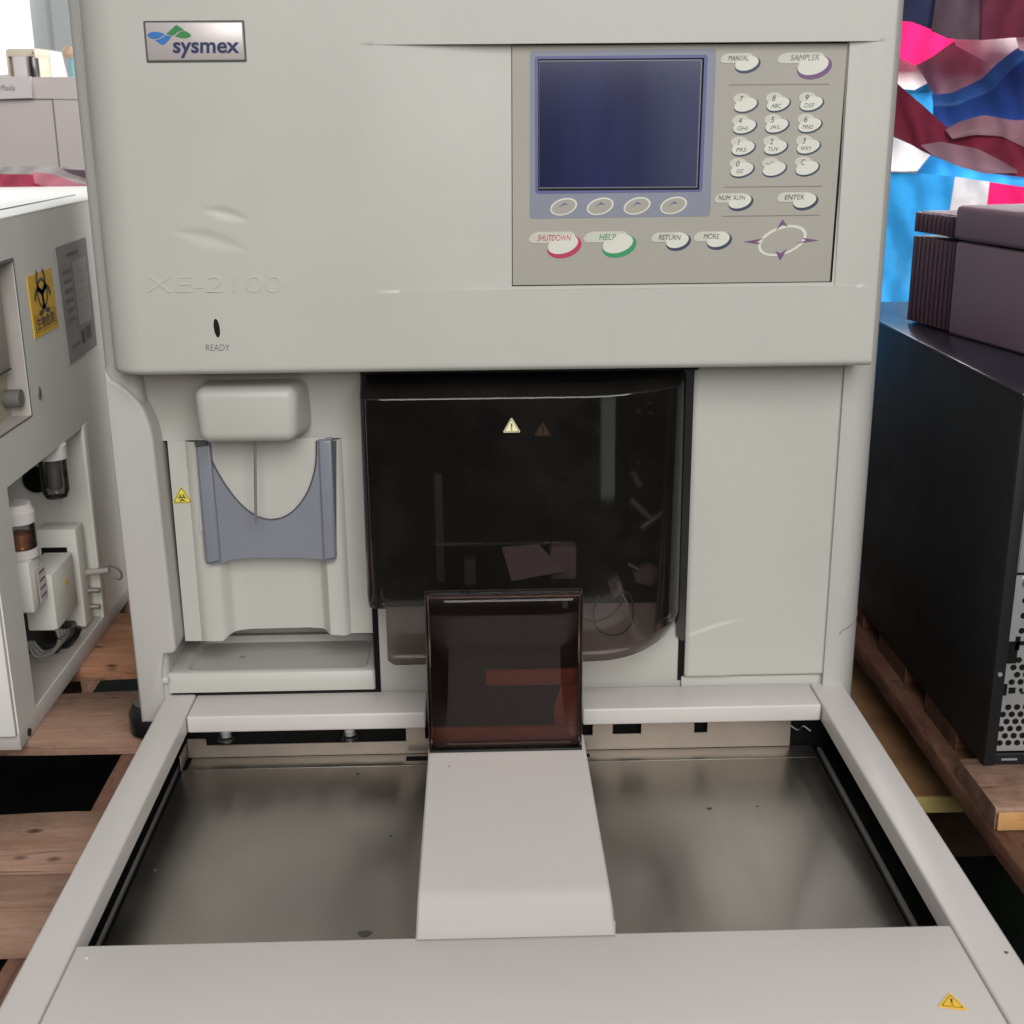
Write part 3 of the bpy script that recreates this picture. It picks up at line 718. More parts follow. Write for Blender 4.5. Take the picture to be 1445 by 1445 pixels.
# door: slightly bowed sheet with the raised swoosh near its foot
mb = MB(); rows = []; nz = 230; nxn = 60
x0, x1, z0, z1 = .2035, .3590, .2605, .5885
def sw(x):  # height of the swoosh step above z0
    return .3075+.0175*math.sin(max(0, min(1, (x-.2035)/.068))*math.pi/2)
zl = [z0+(z1-z0)*i/nz for i in range(nz+1)]
for i in range(nz+1):
    z = zl[i]; r = []
    for j in range(nxn+1):
        x = x0+(x1-x0)*j/nxn
        s_ = sw(x); fade = 1-sstep(.235, .268, x)
        y = 1.192
        if z < s_: y -= .0013*fade*sstep(0, .0035, s_-z) if True else 0
        # a soft vertical hollow above the swoosh
        y += .0015*math.exp(-((x-.278)/.05)**2)*sstep(.33, .45, z)
        e = .0025
        for dd in (x-x0, x1-x, z-z0):
            if dd < e: y += e*(1-math.sqrt(max(0, 1-((e-dd)/e)**2)))
        r.append((x, y, z))
    rows.append(r)
mb.grid(rows, 'shell')
for k in (0, -1):
    mb.grid([[r[k] for r in rows], [(r[k][0], 1.22, r[k][2]) for r in rows]], 'shell')
mb.grid([rows[0], [(p[0], 1.22, p[2]) for p in rows[0]]], 'shell')
mb.build('door', AN, ang=60)
# ---- dark sampling chamber with its mechanics
mb = MB()
X0, X1, Y1, Z0, Z1 = -.1100, .2010, 1.355, .3400, .5880
mb.add([(X0, 1.2, Z0), (X1, 1.2, Z0), (X1, 1.2, Z1), (X0, 1.2, Z1), (X0, Y1, Z0), (X1, Y1, Z0), (X1, Y1, Z1), (X0, Y1, Z1)],
       [(4, 5, 6, 7), (0, 4, 7, 3), (1, 2, 6, 5), (3, 7, 6, 2), (0, 1, 5, 4)], 'black')
CH = mb.build('sampling_chamber', AN, smooth=False)
mb = MB()
def A(x, y, Y): return at(x, y, 'y', Y)
p = A(612, 670, 1.27); q = A(628, 838, 1.27); mb.box(p.x, q.x, 1.27, 1.285, q.z, p.z, 'cable', r=.001)
p = A(655, 790, 1.26); q = A(672, 842, 1.26); mb.box(p.x, q.x, 1.26, 1.275, q.z, p.z, 'cable', r=.001)
mb.build('guide_rail', CH)
mb = MB()
a, b, c, d = A(708, 772, 1.24), A(760, 768, 1.25), A(797, 806, 1.235), A(722, 820, 1.225)
mb.prism([a, b, c, d], (0, .012, -.004), 'cardl')
p = A(776, 800, 1.25); mb.box(p.x, p.x+.028, 1.25, 1.27, p.z-.015, p.z+.022, 'cardl', r=.004)
mb.build('slide_block', CH)
for (xa, ya, xb, yb, r) in ((889, 704, 917, 731, .0045), (892, 665, 903, 685, .004), (905, 745, 936, 722, .005), (886, 795, 902, 804, .0022)):
    mb = MB(); mb.cyl(A(xa, ya, 1.215), A(xb, yb, 1.215), r, 'steel', 14); mb.build('rotor_arm', CH)
for (x, y) in ((901, 580), (918, 582), (900, 652), (916, 568)):
    mb = MB(); mb.lathe(A(x, y, 1.215), [(.0008, -.002), (.0026, -.001), (.0026, .001), (.0008, .002)], 'steel', 12); mb.build('screw', CH)
mb = MB()
q = [A(893, 806, 1.22), A(918, 796, 1.22), A(934, 806, 1.22), A(920, 828, 1.22), A(898, 822, 1.22)]; mb.prism(q, (0, .01, 0), 'card')
mb.build('bracket', CH)
mb = MB()
mb.tube([A(x, y, 1.192) for x, y in ((845, 840), (838, 862), (842, 885), (860, 896), (880, 892), (892, 876), (893, 850), (884, 835), (876, 838))], .0010, 'cable', 6)
mb.tube([A(x, y, 1.190) for x, y in ((822, 872), (840, 877), (862, 868), (876, 852), (880, 842))], .0010, 'redwire', 6)
q = [A(858, 822, 1.20), A(872, 812, 1.20), A(880, 836, 1.20), A(866, 846, 1.20)]; mb.prism(q, (0, .01, 0), 'card')
mb.build('wire_loop', CH)
mb = MB(); mb.prism([A(x, y, 1.24) for x, y in ((884, 640), (905, 636), (940, 668), (946, 720), (930, 770), (905, 800), (880, 780), (896, 740), (898, 690))], (0, .008, 0), 'blackpl'); mb.build('rotor_disc', CH)
mb = MB(); mb.cyl(A(900, 880, 1.193), A(878, 838, 1.20), .0008, 'paper', 6); mb.build('cable_tie', CH)
# ---- smoked cover (bent acrylic sheet)
path = [(-.1120, 1.203), (-.1118, 1.185), (-.1105, 1.166), (-.1075, 1.1585), (-.1020, 1.1555), (-.092, 1.1545)]
path += [(-.09+.0125*k, 1.1545) for k in range(1, 16)]
cxx, cyy, rx, ry = .108, 1.200, .0875, .0455
for k in range(1, 19):
    t = math.radians(90-5*k); path.append((cxx+rx*math.cos(t), cyy-ry*math.sin(t)))
def zlow(x):
    if x < -.0930: return .3620
    if x < -.0860: return .3068+.007*(1-math.sqrt(max(0, 1-((-.0860-x)/.007)**2)))
    if x < .10: return .3058
    t = (x-.10)/.0955; return .3058+.0250*t**2.2
# resample left part of the path more finely near the apron corner
fine = []
for (x, y) in path:
    fine.append((x, y))
fine += [(-.0931, 1.1546), (-.0929, 1.1546), (-.0924, 1.1546), (-.091, 1.15455), (-.0885, 1.1545), (-.086, 1.1545)]
fine = sorted(set(fine), key=lambda p: (0 if p[0] > -.1105 else -1, p[0], -p[1]))
left = [p for p in path if p[0] <= -.102]; rest = sorted([p for p in fine if p[0] > -.102], key=lambda p: p[0])
path = left+rest
rows = []; NZ = 22
def tl(z, y): return -(.561-z)*.075*min(1, max(0, (1.2035-y)/.045))
for k in range(NZ+1):
    t = k/NZ; rows.append([(x, y+tl(zlow(x)+(.5610-zlow(x))*t, y), zlow(x)+(.5610+(.004 if x > .1 else 0)*sstep(.1, .19, x)-zlow(x))*t) for x, y in path])
# rounded shoulder, then the sloping top going back under the overhang
def back(k, x, y): return y+(1.2035-y)*k
base = rows[-1]
rows.insert(-1, [(x, y, z-.0009) for (x, y, z) in base])
rows.append([(x, back(.015, x, y), z+.0010) for (x, y, z) in base])
rows.append([(x, back(.05, x, y), z+.0018) for (x, y, z) in base])
rows.append([(x, back(.08, x, y), z+.0024) for (x, y, z) in base])
rows.append([(x, back(.6, x, y), z+.0125) for (x, y, z) in base])
rows.append([(x, back(1, x, y), z+.0210) for (x, y, z) in base])
mb = MB(); mb.grid(rows, 'smoke'); SC = mb.build('smoked_cover', AN, ang=60, solid=.0024)
mb = MB()
mb.box(-.1125, .2060, 1.185, 1.204, .5790, .5885, 'blackpl', r=.001)
mb.prism([(.1935, 1.196, .5885), (.2075, 1.196, .5885), (.2062, 1.196, .3050), (.2010, 1.196, .2985), (.1945, 1.196, .3050)], (0, .010, 0), 'blackpl')
mb.prism([(-.1128, 1.196, .5885), (-.1065, 1.196, .5885), (-.1065, 1.196, .3400), (-.1128, 1.196, .3480)], (0, .008, 0), 'blackpl')
mb.build('cover_frame', AN)
c = at(722, 603, 'y', 1.1512); mb = MB()
tri_sign(mb, c, Vector((1, 0, 0)), Vector((0, 0, 1)), .0148, 'cream', 'ink', '!', Vector((0, -1, 0))); mb.build('warning_sticker', SC, smooth=False)
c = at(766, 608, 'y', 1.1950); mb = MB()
tri_sign(mb, c, Vector((1, 0, 0)), Vector((0, 0, 1)), .0150, 'dimochre', 'black', '!', Vector((0, -1, 0))); mb.build('painted_sticker_reflection', CH, smooth=False)  # dim copy of the sticker, painted in as its reflection
# ---- brown tinted guard on the bridge
gx0, gx1, gy0, gy1, gz0, gz1 = -.0508, .0866, 1.0445, 1.060, .2597, .4075
mb = MB(); prof = []
# front sheet bowed a little, side and top returns
rows = []
for k in range(11):
    z = gz0+(gz1-.004-gz0)*k/10
    rows.append([(gx0, gy1, z), (gx0, gy0+.006, z), (gx0+.0015, gy0+.0022, z), (gx0+.005, gy0, z)]+[(gx0+.005+(gx1-gx0-.010)*j/8, gy0, z) for j in range(1, 8)]+[(gx1-.005, gy0, z), (gx1-.0015, gy0+.0022, z), (gx1, gy0+.006, z), (gx1, gy1, z)])
top = rows[-1]
rows.append([(x, y+(.0015 if y < 1.052 else 0), gz1-.001) for x, y, z in top])
rows.append([(x, max(y, gy0+.005), gz1) for x, y, z in top])
rows.append([(x, gy1, gz1) for x, y, z in top])
mb.grid(rows, 'brown'); GD = mb.build('tinted_guard', AN, ang=60, solid=.0022)
mb = MB()
mb.box(gx0-.0014, gx0+.0012, gy1, gy1+.0024, gz0, gz1+.0012, 'blackpl', r=.0008); mb.box(gx1-.0012, gx1+.0014, gy1, gy1+.0024, gz0, gz1+.0012, 'blackpl', r=.0008)
mb.box(gx0+.0013, gx1-.0013, gy1, gy1+.0024, gz1-.0012, gz1+.0012, 'blackpl', r=.0006)
mb.box(gx0-.0005, gx1+.0005, gy0-.0016, gy1, gz0-.0006, gz0+.0018, 'blackpl', r=.0006)
mb.build('guard_rim', GD)
# behind the guard: black sheet with copper coloured shapes in front of it
mb = MB()
mb.prism([(-.0500, 1.068, .2600), (.0860, 1.068, .2600), (.0860, 1.068, .3990), (-.0500, 1.068, .3990)], (0, .004, 0), 'black')
mb.build('black_backing', AN, smooth=False)
mb = MB()
mb.box(-.0500, .0860, 1.0622, 1.0675, .2600, .2735, 'cop', r=.001)
mb.box(.0010, .0860, 1.0625, 1.0675, .3150, .3300, 'cop', r=.001)
mb.prism([(.0640, 1.0625, .2740), (.0860, 1.0625, .2740), (.0860, 1.0625, .3145), (.0690, 1.0625, .3145), (.0620, 1.0625, .2900)], (0, .004, 0), 'cop')
mb.build('copper_shapes', AN)


# ---- sampler frame
def rail(name, x0, x1, y0, y1, z0, z1, lab=None):
    mb = MB(); mb.box(x0, x1, y0, y1, z0, z1, 'shell2', r=.0022, seg=3); return mb.build(name, AN)
for (xo, xi, sg) in ((-.3242, -.2936, 1), (.3672, .3338, -1)):
    mb = MB()
    pr = [(xo, .189), (xo, .2478), (xo+sg*.0006, .2494), (xo+sg*.0022, .250), (xi-sg*.0022, .250), (xi-sg*.0006, .2494), (xi, .2478), (xi, .2318), (xi-sg*.0012, .2318), (xi-sg*.0012, .246), (xo+sg*.0015, .246), (xo+sg*.0015, .189)]
    mb.prism([(x, .56, z) for x, z in pr], (0, .6355, 0), 'shell2'); mb.build('side_rail', AN, ang=50)
# inner walls stop at z .232, darkness below
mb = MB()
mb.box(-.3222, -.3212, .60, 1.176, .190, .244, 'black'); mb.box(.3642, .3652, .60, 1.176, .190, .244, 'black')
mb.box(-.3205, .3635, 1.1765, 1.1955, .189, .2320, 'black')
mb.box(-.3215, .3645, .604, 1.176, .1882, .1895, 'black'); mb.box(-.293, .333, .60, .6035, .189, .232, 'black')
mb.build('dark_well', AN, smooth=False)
mb = MB(); mb.box(-.2924, -.0590, 1.1445, 1.1950, .2325, .250, 'shell2', r=.002, seg=3); mb.build('rear_rail', AN)
mb = MB(); mb.box(.0960, .3325, 1.1445, 1.1950, .2325, .250, 'shell2', r=.002, seg=3); mb.build('rear_rail', AN)
mb = MB(); mb.box(-.2924, .3325, .60, .7845, .2330, .2496, 'shell2', r=.0016, seg=3)
FP = mb.build('front_panel', AN)
mb = MB(); c = at(122.5, 1352, 'z', .2497); mb.lathe(c, [(.0019, 0), (.0019, .0004), (.0013, .0009), (.0003, .0010)], 'shell2', 18); mb.build('screw_cap', FP)
mb = MB(); c = at(1343, 1416, 'z', .2499)
U_ = Vector((.978, -.207, 0)); V_ = Vector((.207, .978, 0))
tri_sign(mb, c+Vector((0, 0, .0001)), U_, V_, .0145, 'orange', 'ink', '!', Vector((0, 0, 1)), 1.32); mb.build('warning_sticker', FP, smooth=False)
mb = MB(); c = at(1420, 1344, 'z', .2502); mb.lathe(c, [(.0014, 0), (.0014, .0002), (.0003, .0003)], 'ink', 10); mb.build('rivet', AN)
# ---- bridge
mb = MB()
pr = [(1.075, .2590), (.8320, .2590), (.8240, .2586), (.8180, .2575), (.7900, .2515), (.7800, .2510)]
rows = []
for y, z in pr: rows.append([(-.0522, y, .1905), (-.0522, y, z-.0015), (-.0507, y, z), (.0892, y, z), (.0907, y, z-.0015), (.0907, y, .1905)])
mb.grid(rows, 'shell2'); mb.build('bridge', AN, ang=30)
mb = MB(); mb.box(.0912, .0922, .80, 1.06, .195, .2480, 'shell2'); mb.box(.0913, .0917, .80, 1.06, .2482, .2488, 'ink'); mb.build('bridge_skirt', AN)
# ---- tray plates with rear lips
PZ = .195
for (x0, x1, nm) in ((-.2995, -.0530, 'L'), (.0935, .3310, 'R')):
    mb = MB()
    mb.box(x0, x1, .770, 1.1395, PZ-.003, PZ, 'brushed', r=.0006)
    mb.box(x0+.004, x1, 1.1405, 1.166, PZ-.003, PZ-.0003, 'brushed', r=.0006)
    pl = mb.build('tray_plate', AN)
    mb = MB()
    if nm == 'L':
        pts = [(-.2990, PZ), (-.2990, .2155), (-.2820, .2155), (-.2800, .2140), (-.2800, .2080), (-.0800, .2085), (-.0800, .2300), (-.0610, .2300), (-.0610, .2110), (x1, .2110), (x1, PZ)]
        mb.prism([(x, 1.1650, z) for x, z in pts], (0, .0015, 0), 'pinkmetal')
        mb.box(-.3008, -.2996, 1.136, 1.166, PZ, .2120, 'pinkmetal', r=.0004)
        mb.box(-.0800, -.0535, 1.1500, 1.1580, PZ, PZ+.0004, 'black')
    else:
        mb.prism([(x, 1.1650, z) for x, z in [(x0, PZ), (x0, .2110), (.1080, .2110), (.1080, .2300), (.1280, .2300), (.1280, .2118), (.1570, .2118), (.1570, .2300), (.2105, .2300), (.2105, .2116), (.2240, .2116), (.2240, .2300), (.3085, .2300), (.3085, PZ)]], (0, .0015, 0), 'pinkmetal')
        mb.tube([(.309, 1.168, .216), (.316, 1.166, .212), (.322, 1.168, .215), (.329, 1.165, .211)], .0013, 'blackpl', 6)
        mb.box(x0, .104, 1.150, 1.156, PZ, PZ+.0004, 'black')
    mb.build('rear_lip', pl)
    if nm == 'L':
        spots = [(219, 1228, .0016), (552, 1180, .0012), (515, 1318, .0042), (505, 1092, .0014), (1000, 1140, .001), (470, 1072, .001)]
    else:
        spots = [(1001, 1141, .0018), (1069, 1138, .0009), (893, 1052, .001)]
    for (x, y, r) in spots:
        c = at(x, y, 'z', PZ+.0001)
        if not x0 < c.x < x1 or c.y > 1.13: continue
        mb = MB(); mb.prism([c+Vector((r*1.3*math.cos(t)*(1+.25*math.sin(3*t)), r*math.sin(t), 0)) for t in [k*math.pi/6 for k in range(12)]], (0, 0, .0003), 'ink'); mb.build('stain', pl, smooth=False)
mb = MB(); mb.box(.3352, .3395, .77, 1.160, .1900, .1955, 'cable', r=.0008); mb.build('slide_rail', AN)
mb = MB(); mb.box(-.3070, -.3045, .77, 1.160, .1897, .1940, 'cable', r=.0004); mb.build('slide_rail', AN)
for (x, y) in ((320, 1041), (494, 1039)):
    mb = MB()
    c = at(x, y, 'y', 1.160); mb.lathe((c.x, 1.158, c.z-.001), [(.006, -.0015), (.0095, 0), (.0095, .002), (.007, .003), (.006, .008)], 'glass', 24)
    mb.lathe((c.x, 1.158, c.z+.003), [(.005, 0), (.005, .01)], 'cardl', 16)
    mb.build('rubber_stop', AN)
# ---- feet
for (x, y) in ((-.352, 1.240), (.35, 1.30), (-.33, 1.72), (.34, 1.72)):
    mb = MB(); mb.lathe((x, y, .187), [(.020, 0), (.024, .004), (.024, .026), (.018, .036)], 'blackpl', 24); mb.build('foot', AN)
mb = MB(); mb.box(-.345, .375, 1.22, 1.78, .215, .225, 'side'); mb.build('base_plate', AN)

# ================================================================== PALLETS AND GROUND
mb = MB(); mb.add([(-30, -20, 0), (30, -20, 0), (30, 30, 0), (-30, 30, 0)], [(0, 1, 2, 3)], 'floor')
tag(mb.build('floor', smooth=False), kind='structure')
def board(x0, x1, y0, y1, z0, z1, m, parent, jag=.0015, seed=0, name='board'):
    """rough sawn board with uneven edges"""
    mb = MB(); along_x = (x1-x0) > (y1-y0); n = 40; rnd = random.Random(seed); rows = []
    L0, L1 = (x0, x1) if along_x else (y0, y1); W0, W1 = (y0, y1) if along_x else (x0, x1)
    for i in range(n+1):
        t = L0+(L1-L0)*i/n
        a = W0+noise.noise(Vector((t*9, seed, 0)))*jag*2+rnd.uniform(-1, 1)*jag*.4; b = W1+noise.noise(Vector((t*9, seed+5, 0)))*jag*2
        zt = z1+noise.noise(Vector((t*5, seed, 3)))*.0008
        c = .002
        prof = [(a, z0), (a, zt-c), (a+c, zt), (b-c, zt), (b, zt-c), (b, z0)]
        rows.append([(t, w, z) if along_x else (w, t, z) for w, z in prof])
    if along_x: rows = rows[::-1]
    mb.grid(rows, m)
    k = len(rows[0]); nv = len(mb.v)
    mb.f.append(tuple(range(k))); mb.m.append(0); mb.f.append(tuple(range(nv-k, nv))[::-1]); mb.m.append(0)
    return mb.build(name, parent, ang=50)
PT = .187
PA = thing('wooden_pallet', (-.35, 1.2, 0), 'worn wooden pallet of wide knotty boards under the two white analyzers', 'pallet', None)
for k, (y0, y1) in enumerate(((.8795, .9770), (.9785, 1.078), (1.224, 1.343), (1.412, 1.585), (1.625, 1.70), (1.72, 1.82), (.64, .74), (.50, .60))):
    if y0 < .8: x0, x1 = -1.1, .31
    else: x0, x1 = -1.1, .325
    board(x0, x1, y0, y1, PT-.017, PT, 'woodO' if k == 3 else 'wood', PA, seed=k, jag=.0022)
board(-.3850, -.29, .50, 1.85, PT-.045, PT-.0175, 'woodY', PA, seed=31, name='stringer')
board(-1.05, -.96, .50, 1.85, PT-.045, PT-.0175, 'woodY', PA, seed=32, name='stringer')
board(.23, .32, .50, 1.85, PT-.045, PT-.0175, 'woodY', PA, seed=33, name='stringer')
for x in (-1.0, -.62, -.33, .0, .275):
    for y in (.60, 1.0, 1.75): board(x-.04, x+.04, y-.05, y+.05, .0, PT-.0455, 'woodY', PA, seed=int(x*10+y*7)+70, name='block')
PB = thing('wooden_pallet', (.8, 1.4, 0), 'reddish brown wooden pallet with a bright orange board edge beneath the black computer tower', 'pallet', None)
for k, (y0, y1) in enumerate(((1.047, 1.145), (1.205, 1.30), (1.37, 1.47), (1.54, 1.64), (1.72, 1.82))):
    board(.4755 if k == 0 else .4945, 1.25, y0, y1, PT-.022, PT, 'wood' if k == 0 else 'woodR', PB, seed=50+k)
mb = MB(); mb.box(.4765, 1.245, 1.0425, 1.0450, PT-.0205, PT-.002, 'woodedge', r=.0008); mb.build('orange_edge', PB)  # front edge in a brighter orange than the board
board(.4740, .560, .85, 1.85, PT-.0420, PT-.0225, 'woodRY', PB, seed=60, name='stringer')
board(1.1, 1.19, 1.0, 1.85, PT-.0420, PT-.0225, 'woodY', PB, seed=61, name='stringer')
for x, y in ((.68, 1.10), (.68, 1.75), (1.15, 1.10), (1.15, 1.75)): board(x-.05, x+.05, y-.06, y+.06, .0, PT-.0425 if x > 1 else PT-.0225, 'woodO', PB, seed=63, name='block')
SH = MB(); SH.box(.30, .62, 1.2245, 1.78, .080, .0995, 'ply', r=.001); shb = SH.build('brown_board')
tag(shb, 'low brown fibre board with a yellow front edge left of the computer tower', 'board')
mb = MB(); mb.box(.302, .618, 1.2215, 1.2242, .0805, .099, 'plyedge'); mb.build('yellow_edge', shb)
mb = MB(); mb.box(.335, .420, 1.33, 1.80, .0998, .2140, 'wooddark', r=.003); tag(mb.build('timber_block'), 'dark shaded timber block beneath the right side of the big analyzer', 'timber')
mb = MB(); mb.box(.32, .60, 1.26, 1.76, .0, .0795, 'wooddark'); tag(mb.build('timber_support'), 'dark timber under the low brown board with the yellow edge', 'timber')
# grey lump behind the analyzer on the right
mb = MB(); a = at(1222, 808, 'y', 1.62); b = at(1247, 862, 'y', 1.62)
mb.box(a.x-.04, b.x, 1.60, 1.68, b.z, a.z, 'card', r=.012, seg=4)
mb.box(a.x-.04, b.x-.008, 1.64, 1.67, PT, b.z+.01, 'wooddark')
tag(mb.build('foam_packing'), 'dim grey packing lump in the dark gap between analyzer and black tower', 'packing')

# ================================================================== COMPUTER TOWER
PC = thing('computer_tower', (.62, 1.35, PT), 'black computer tower with punched metal rear grille, standing on the right pallet', 'computer')
mb = MB(); mb.box(.4935, .4955, 1.1300, 1.72, PT+.0005, .5600, 'pcblack', r=.0008)
mb.box(.4940, .5060, 1.1280, 1.1310, PT+.0005, .5595, 'pcblack', r=.0012)
PS = mb.build('side_panel', PC)
for (u0, u1, v0, v1) in ((1.19, 1.245, .335, .385), (1.19, 1.285, .235, .325)):
    mb = MB(); y = u0; r_ = 0
    while y < u1:
        z = v0+(.004 if r_ % 2 else 0)
        while z < v1:
            mb.prism([(.4934, y+.0013*math.cos(t), z+.0013*math.sin(t)) for t in [k*math.pi/3 for k in range(6)]], (.0003, 0, 0), 'black'); z += .008
        y += .007; r_ += 1
    mb.build('vent_holes', PS, smooth=False)
mb = MB(); mb.box(.4956, .70, 1.145, 1.72, PT+.001, .5590, 'pcblack'); mb.build('case_body', PC)
mb = MB(); mb.box(.4925, .705, 1.1300, 1.725, .5600, .5640, 'pctop', r=.0015); mb.build('top_panel', PC)
mb = MB()
PYY = 1.1335
mb.box(.5010, .70, PYY, PYY+.003, .2010, .5560, 'pcmetal')
mb.box(.5085, .70, PYY-.0015, PYY, .3900, .5560, 'pcmetal', r=.0006)
RP = mb.build('rear_plate', PC)
mb = MB()
def hole(x, z, r, Y=PYY-.0008, n=14): mb.prism([(x+r*math.cos(t), Y, z+r*math.sin(t)) for t in [k*2*math.pi/n for k in range(n)]], (0, .0006, 0), 'black')
def hrows(x0, x1, z0, z1):
    z = z0; k = 0
    while z < z1:
        x = x0+(.0045 if k % 2 else 0)
        while x < x1: hole(x, z, .0030); x += .0088
        z += .0078; k += 1
for q_ in ((.5100, .695, .2100, .2560), (.5150, .695, .2760, .3060), (.5190, .695, .3300, .3700)):
    mb = MB(); hrows(*q_); mb.build('vent_holes', RP, smooth=False)
mb = MB()
for (x0, x1, z0, z1) in ((.5060, .5110, .2620, .2740), (.513, .5195, .2640, .2700), (.5235, .5265, .2655, .2690), (.5060, .5170, .2960, .3150), (.5140, .5185, .3100, .3240), (.5060, .5300, .3150, .3190), (.5250, .695, .2635, .2650)):
    mb.box(x0, x1, PYY-.0010, PYY+.001, z0, z1, 'black')
mb.box(.5060, .70, PYY-.001, PYY+.0012, .3875, .3897, 'black')
mb.box(.5060, .70, PYY-.0035, PYY-.0002, PT+.001, .1995, 'pcblack', r=.001)
for x in (.512, .545, .60): mb.box(x, x+.016, PYY-.0042, PYY-.0034, .1925, .1945, 'pcmetal')
mb.build('cutouts', RP, smooth=False)
mb = MB(); mb.cyl((.5185, PYY-.004, .3805), (.5185, PYY, .3805), .0042, 'steel', 18); mb.build('screw', RP)
mb = MB(); mb.cyl((.500, 1.1265, .287), (.500, 1.1285, .287), .0022, 'pcmetal', 12); mb.build('rivet', RP)

# ================================================================== MAUVE DEVICE ON THE TOWER
DV = bpy.data.objects.new('printer', None); COL.objects.link(DV)
tag(DV, 'mauve plastic printer with vertically ribbed end, sitting on top of the black computer tower', 'printer')
c0 = at(1281, 453, 'z', .5645); c1 = at(1341, 470, 'z', .5645)
DV.location = c0
ang = math.atan2(c1.y-c0.y, c1.x-c0.x); DV.rotation_euler = (0, 0, ang)
Dm = Matrix.Rotation(ang, 4, 'Z'); Dm.translation = c0
def loc_build(mb, name, par, **k):
    me_par = par
    # geometry given in the printer's own frame
    off = Vector((0, 0, 0)); p = par
    while p is not None: off += p.location; p = p.parent
    mb.v = [tuple(Vector(v)+off) for v in mb.v]
    return mb.build(name, par, **k)
seg1 = (c1-c0).length
def wz(x, y, s):   # height of a measured pixel above distance s along the face
    P0 = c0; N2 = Vector((-math.sin(ang), math.cos(ang), 0)); q = atp(x, y, P0, N2); return q.z-c0.z
hr = wz(1290, 297, 0); hm = wz(1356, 340, 0)
gap = wz(1300, 330, 0)
mb = MB(); mb.box(.003, seg1+.06, .004, .26, 0, gap-.003, 'mauvedk', r=.001); mb.box(.003, seg1+.05, .004, .26, gap+.002, hr, 'mauvedk', r=.001)
n = 10
for k in range(n):
    x = .002+k*(seg1)/n
    mb.box(x, x+seg1/n*.58, -.003, .006, 0.002, gap-.003, 'mauvedk', r=.0012); mb.box(x, x+seg1/n*.58, -.003, .006, gap+.002, hr-.001, 'mauvedk', r=.0012)
loc_build(mb, 'ribbed_end', DV)
h2 = wz(1358, 289, 0)
mb = MB(); mb.box(seg1+.003, .46, -.006, .27, 0, gap-.001, 'mauve', r=.004, seg=3); loc_build(mb, 'casing', DV)
mb = MB(); mb.box(seg1+.001, .462, -.009, .272, gap+.001, h2, 'mauve', r=.006, seg=3); loc_build(mb, 'lid', DV)

# ================================================================== STRIPED TARPAULINS
def patch(mb, up, lo, yu, yl, m, amp=.012, nu=90, nv=16, seed=0, fq=9):
    def samp(pl, n):
        L_ = [0]
        for i in range(1, len(pl)): L_.append(L_[-1]+math.hypot(pl[i][0]-pl[i-1][0], pl[i][1]-pl[i-1][1]))
        out = []
        for k in range(n+1):
            d = L_[-1]*k/n; i = 1
            while i < len(pl)-1 and L_[i] < d: i += 1
            t = (d-L_[i-1])/max(1e-6, L_[i]-L_[i-1]); out.append((pl[i-1][0]+(pl[i][0]-pl[i-1][0])*t, pl[i-1][1]+(pl[i][1]-pl[i-1][1])*t))
        return out
    U, Lo = samp(up, nu), samp(lo, nu); rows = []
    for j in range(nv+1):
        s = j/nv; r = []
        for i in range(nu+1):
            x = U[i][0]*(1-s)+Lo[i][0]*s; y = U[i][1]*(1-s)+Lo[i][1]*s; Y = yu*(1-s)+yl*s
            Y -= math.sin(s*math.pi)*.006
            p = at(x, y, 'y', Y); p.y += 1.5*amp*noise.noise(Vector((p.x*fq+p.z*5, p.z*fq*.5, 0)))+amp*.5*noise.noise(Vector((p.x*fq*3+p.z*8, p.z*fq*.8, seed+3)))
            r.append(p)
        rows.append(r)
    mb.grid(rows[::-1], m)
mb = MB(); B = 2.12
patch(mb, [(900, 232), (1345, 246)], [(900, 500), (1318, 500)], B, B-.1, 'tblue', seed=1)
patch(mb, [(1345, 246), (1396, 250)], [(1318, 500), (1370, 500)], B, B-.1, 'twhite', seed=1, nu=14)
patch(mb, [(1396, 250), (2100, 266)], [(1370, 500), (1620, 500)], B, B-.1, 'tpink', seed=1)
patch(mb, [(900, 160), (1275, 192), (1330, 215)], [(900, 238), (1275, 242), (1300, 241)], B+.02, B+.01, 'twhite', seed=2)
patch(mb, [(1315, 215), (1365, 225), (1445, 245), (2100, 280)], [(1294, 244), (1345, 249), (1445, 264), (2100, 300)], B-.02, B-.03, 'tblue', seed=3)
patch(mb, [(900, -60), (1285, -60), (1400, -60)], [(900, 95), (1285, 100), (1400, 100)], B+.06, B+.05, 'tpink', seed=4)
patch(mb, [(1225, 60), (1290, 92), (1316, 108)], [(1225, 160), (1288, 130), (1316, 128)], B+.03, B+.02, 'twhite', seed=5)
patch(mb, [(1200, 118), (1290, 127), (1318, 112)], [(1200, 200), (1300, 190), (1330, 180)], B+.01, B+.0, 'tblue', seed=6)
patch(mb, [(1291, 92), (1318, 79), (1345, 59), (1400, 50), (2100, 30)], [(1300, 105), (1318, 136), (1360, 150), (1445, 150), (2100, 140)], B, B-.02, 'tmauve', seed=7)
patch(mb, [(1345, 50), (1400, 45), (2100, 30)], [(1348, 64), (1402, 92), (2100, -20)], B-.03, B-.04, 'twhite', seed=9)
WB = tag(mb.build('striped_tarpaulin', ang=80), 'backlit tarpaulin with bright blue, white and pink stripes hanging behind the printer', 'tarpaulin')
mb = MB()
patch(mb, [(1315, 133), (1340, 132), (1382, 113), (1437, 66), (2100, -90)], [(1317, 150), (1345, 150), (1400, 128), (1445, 84), (2100, -60)], 2.02, 2.0, 'tband', seed=11)
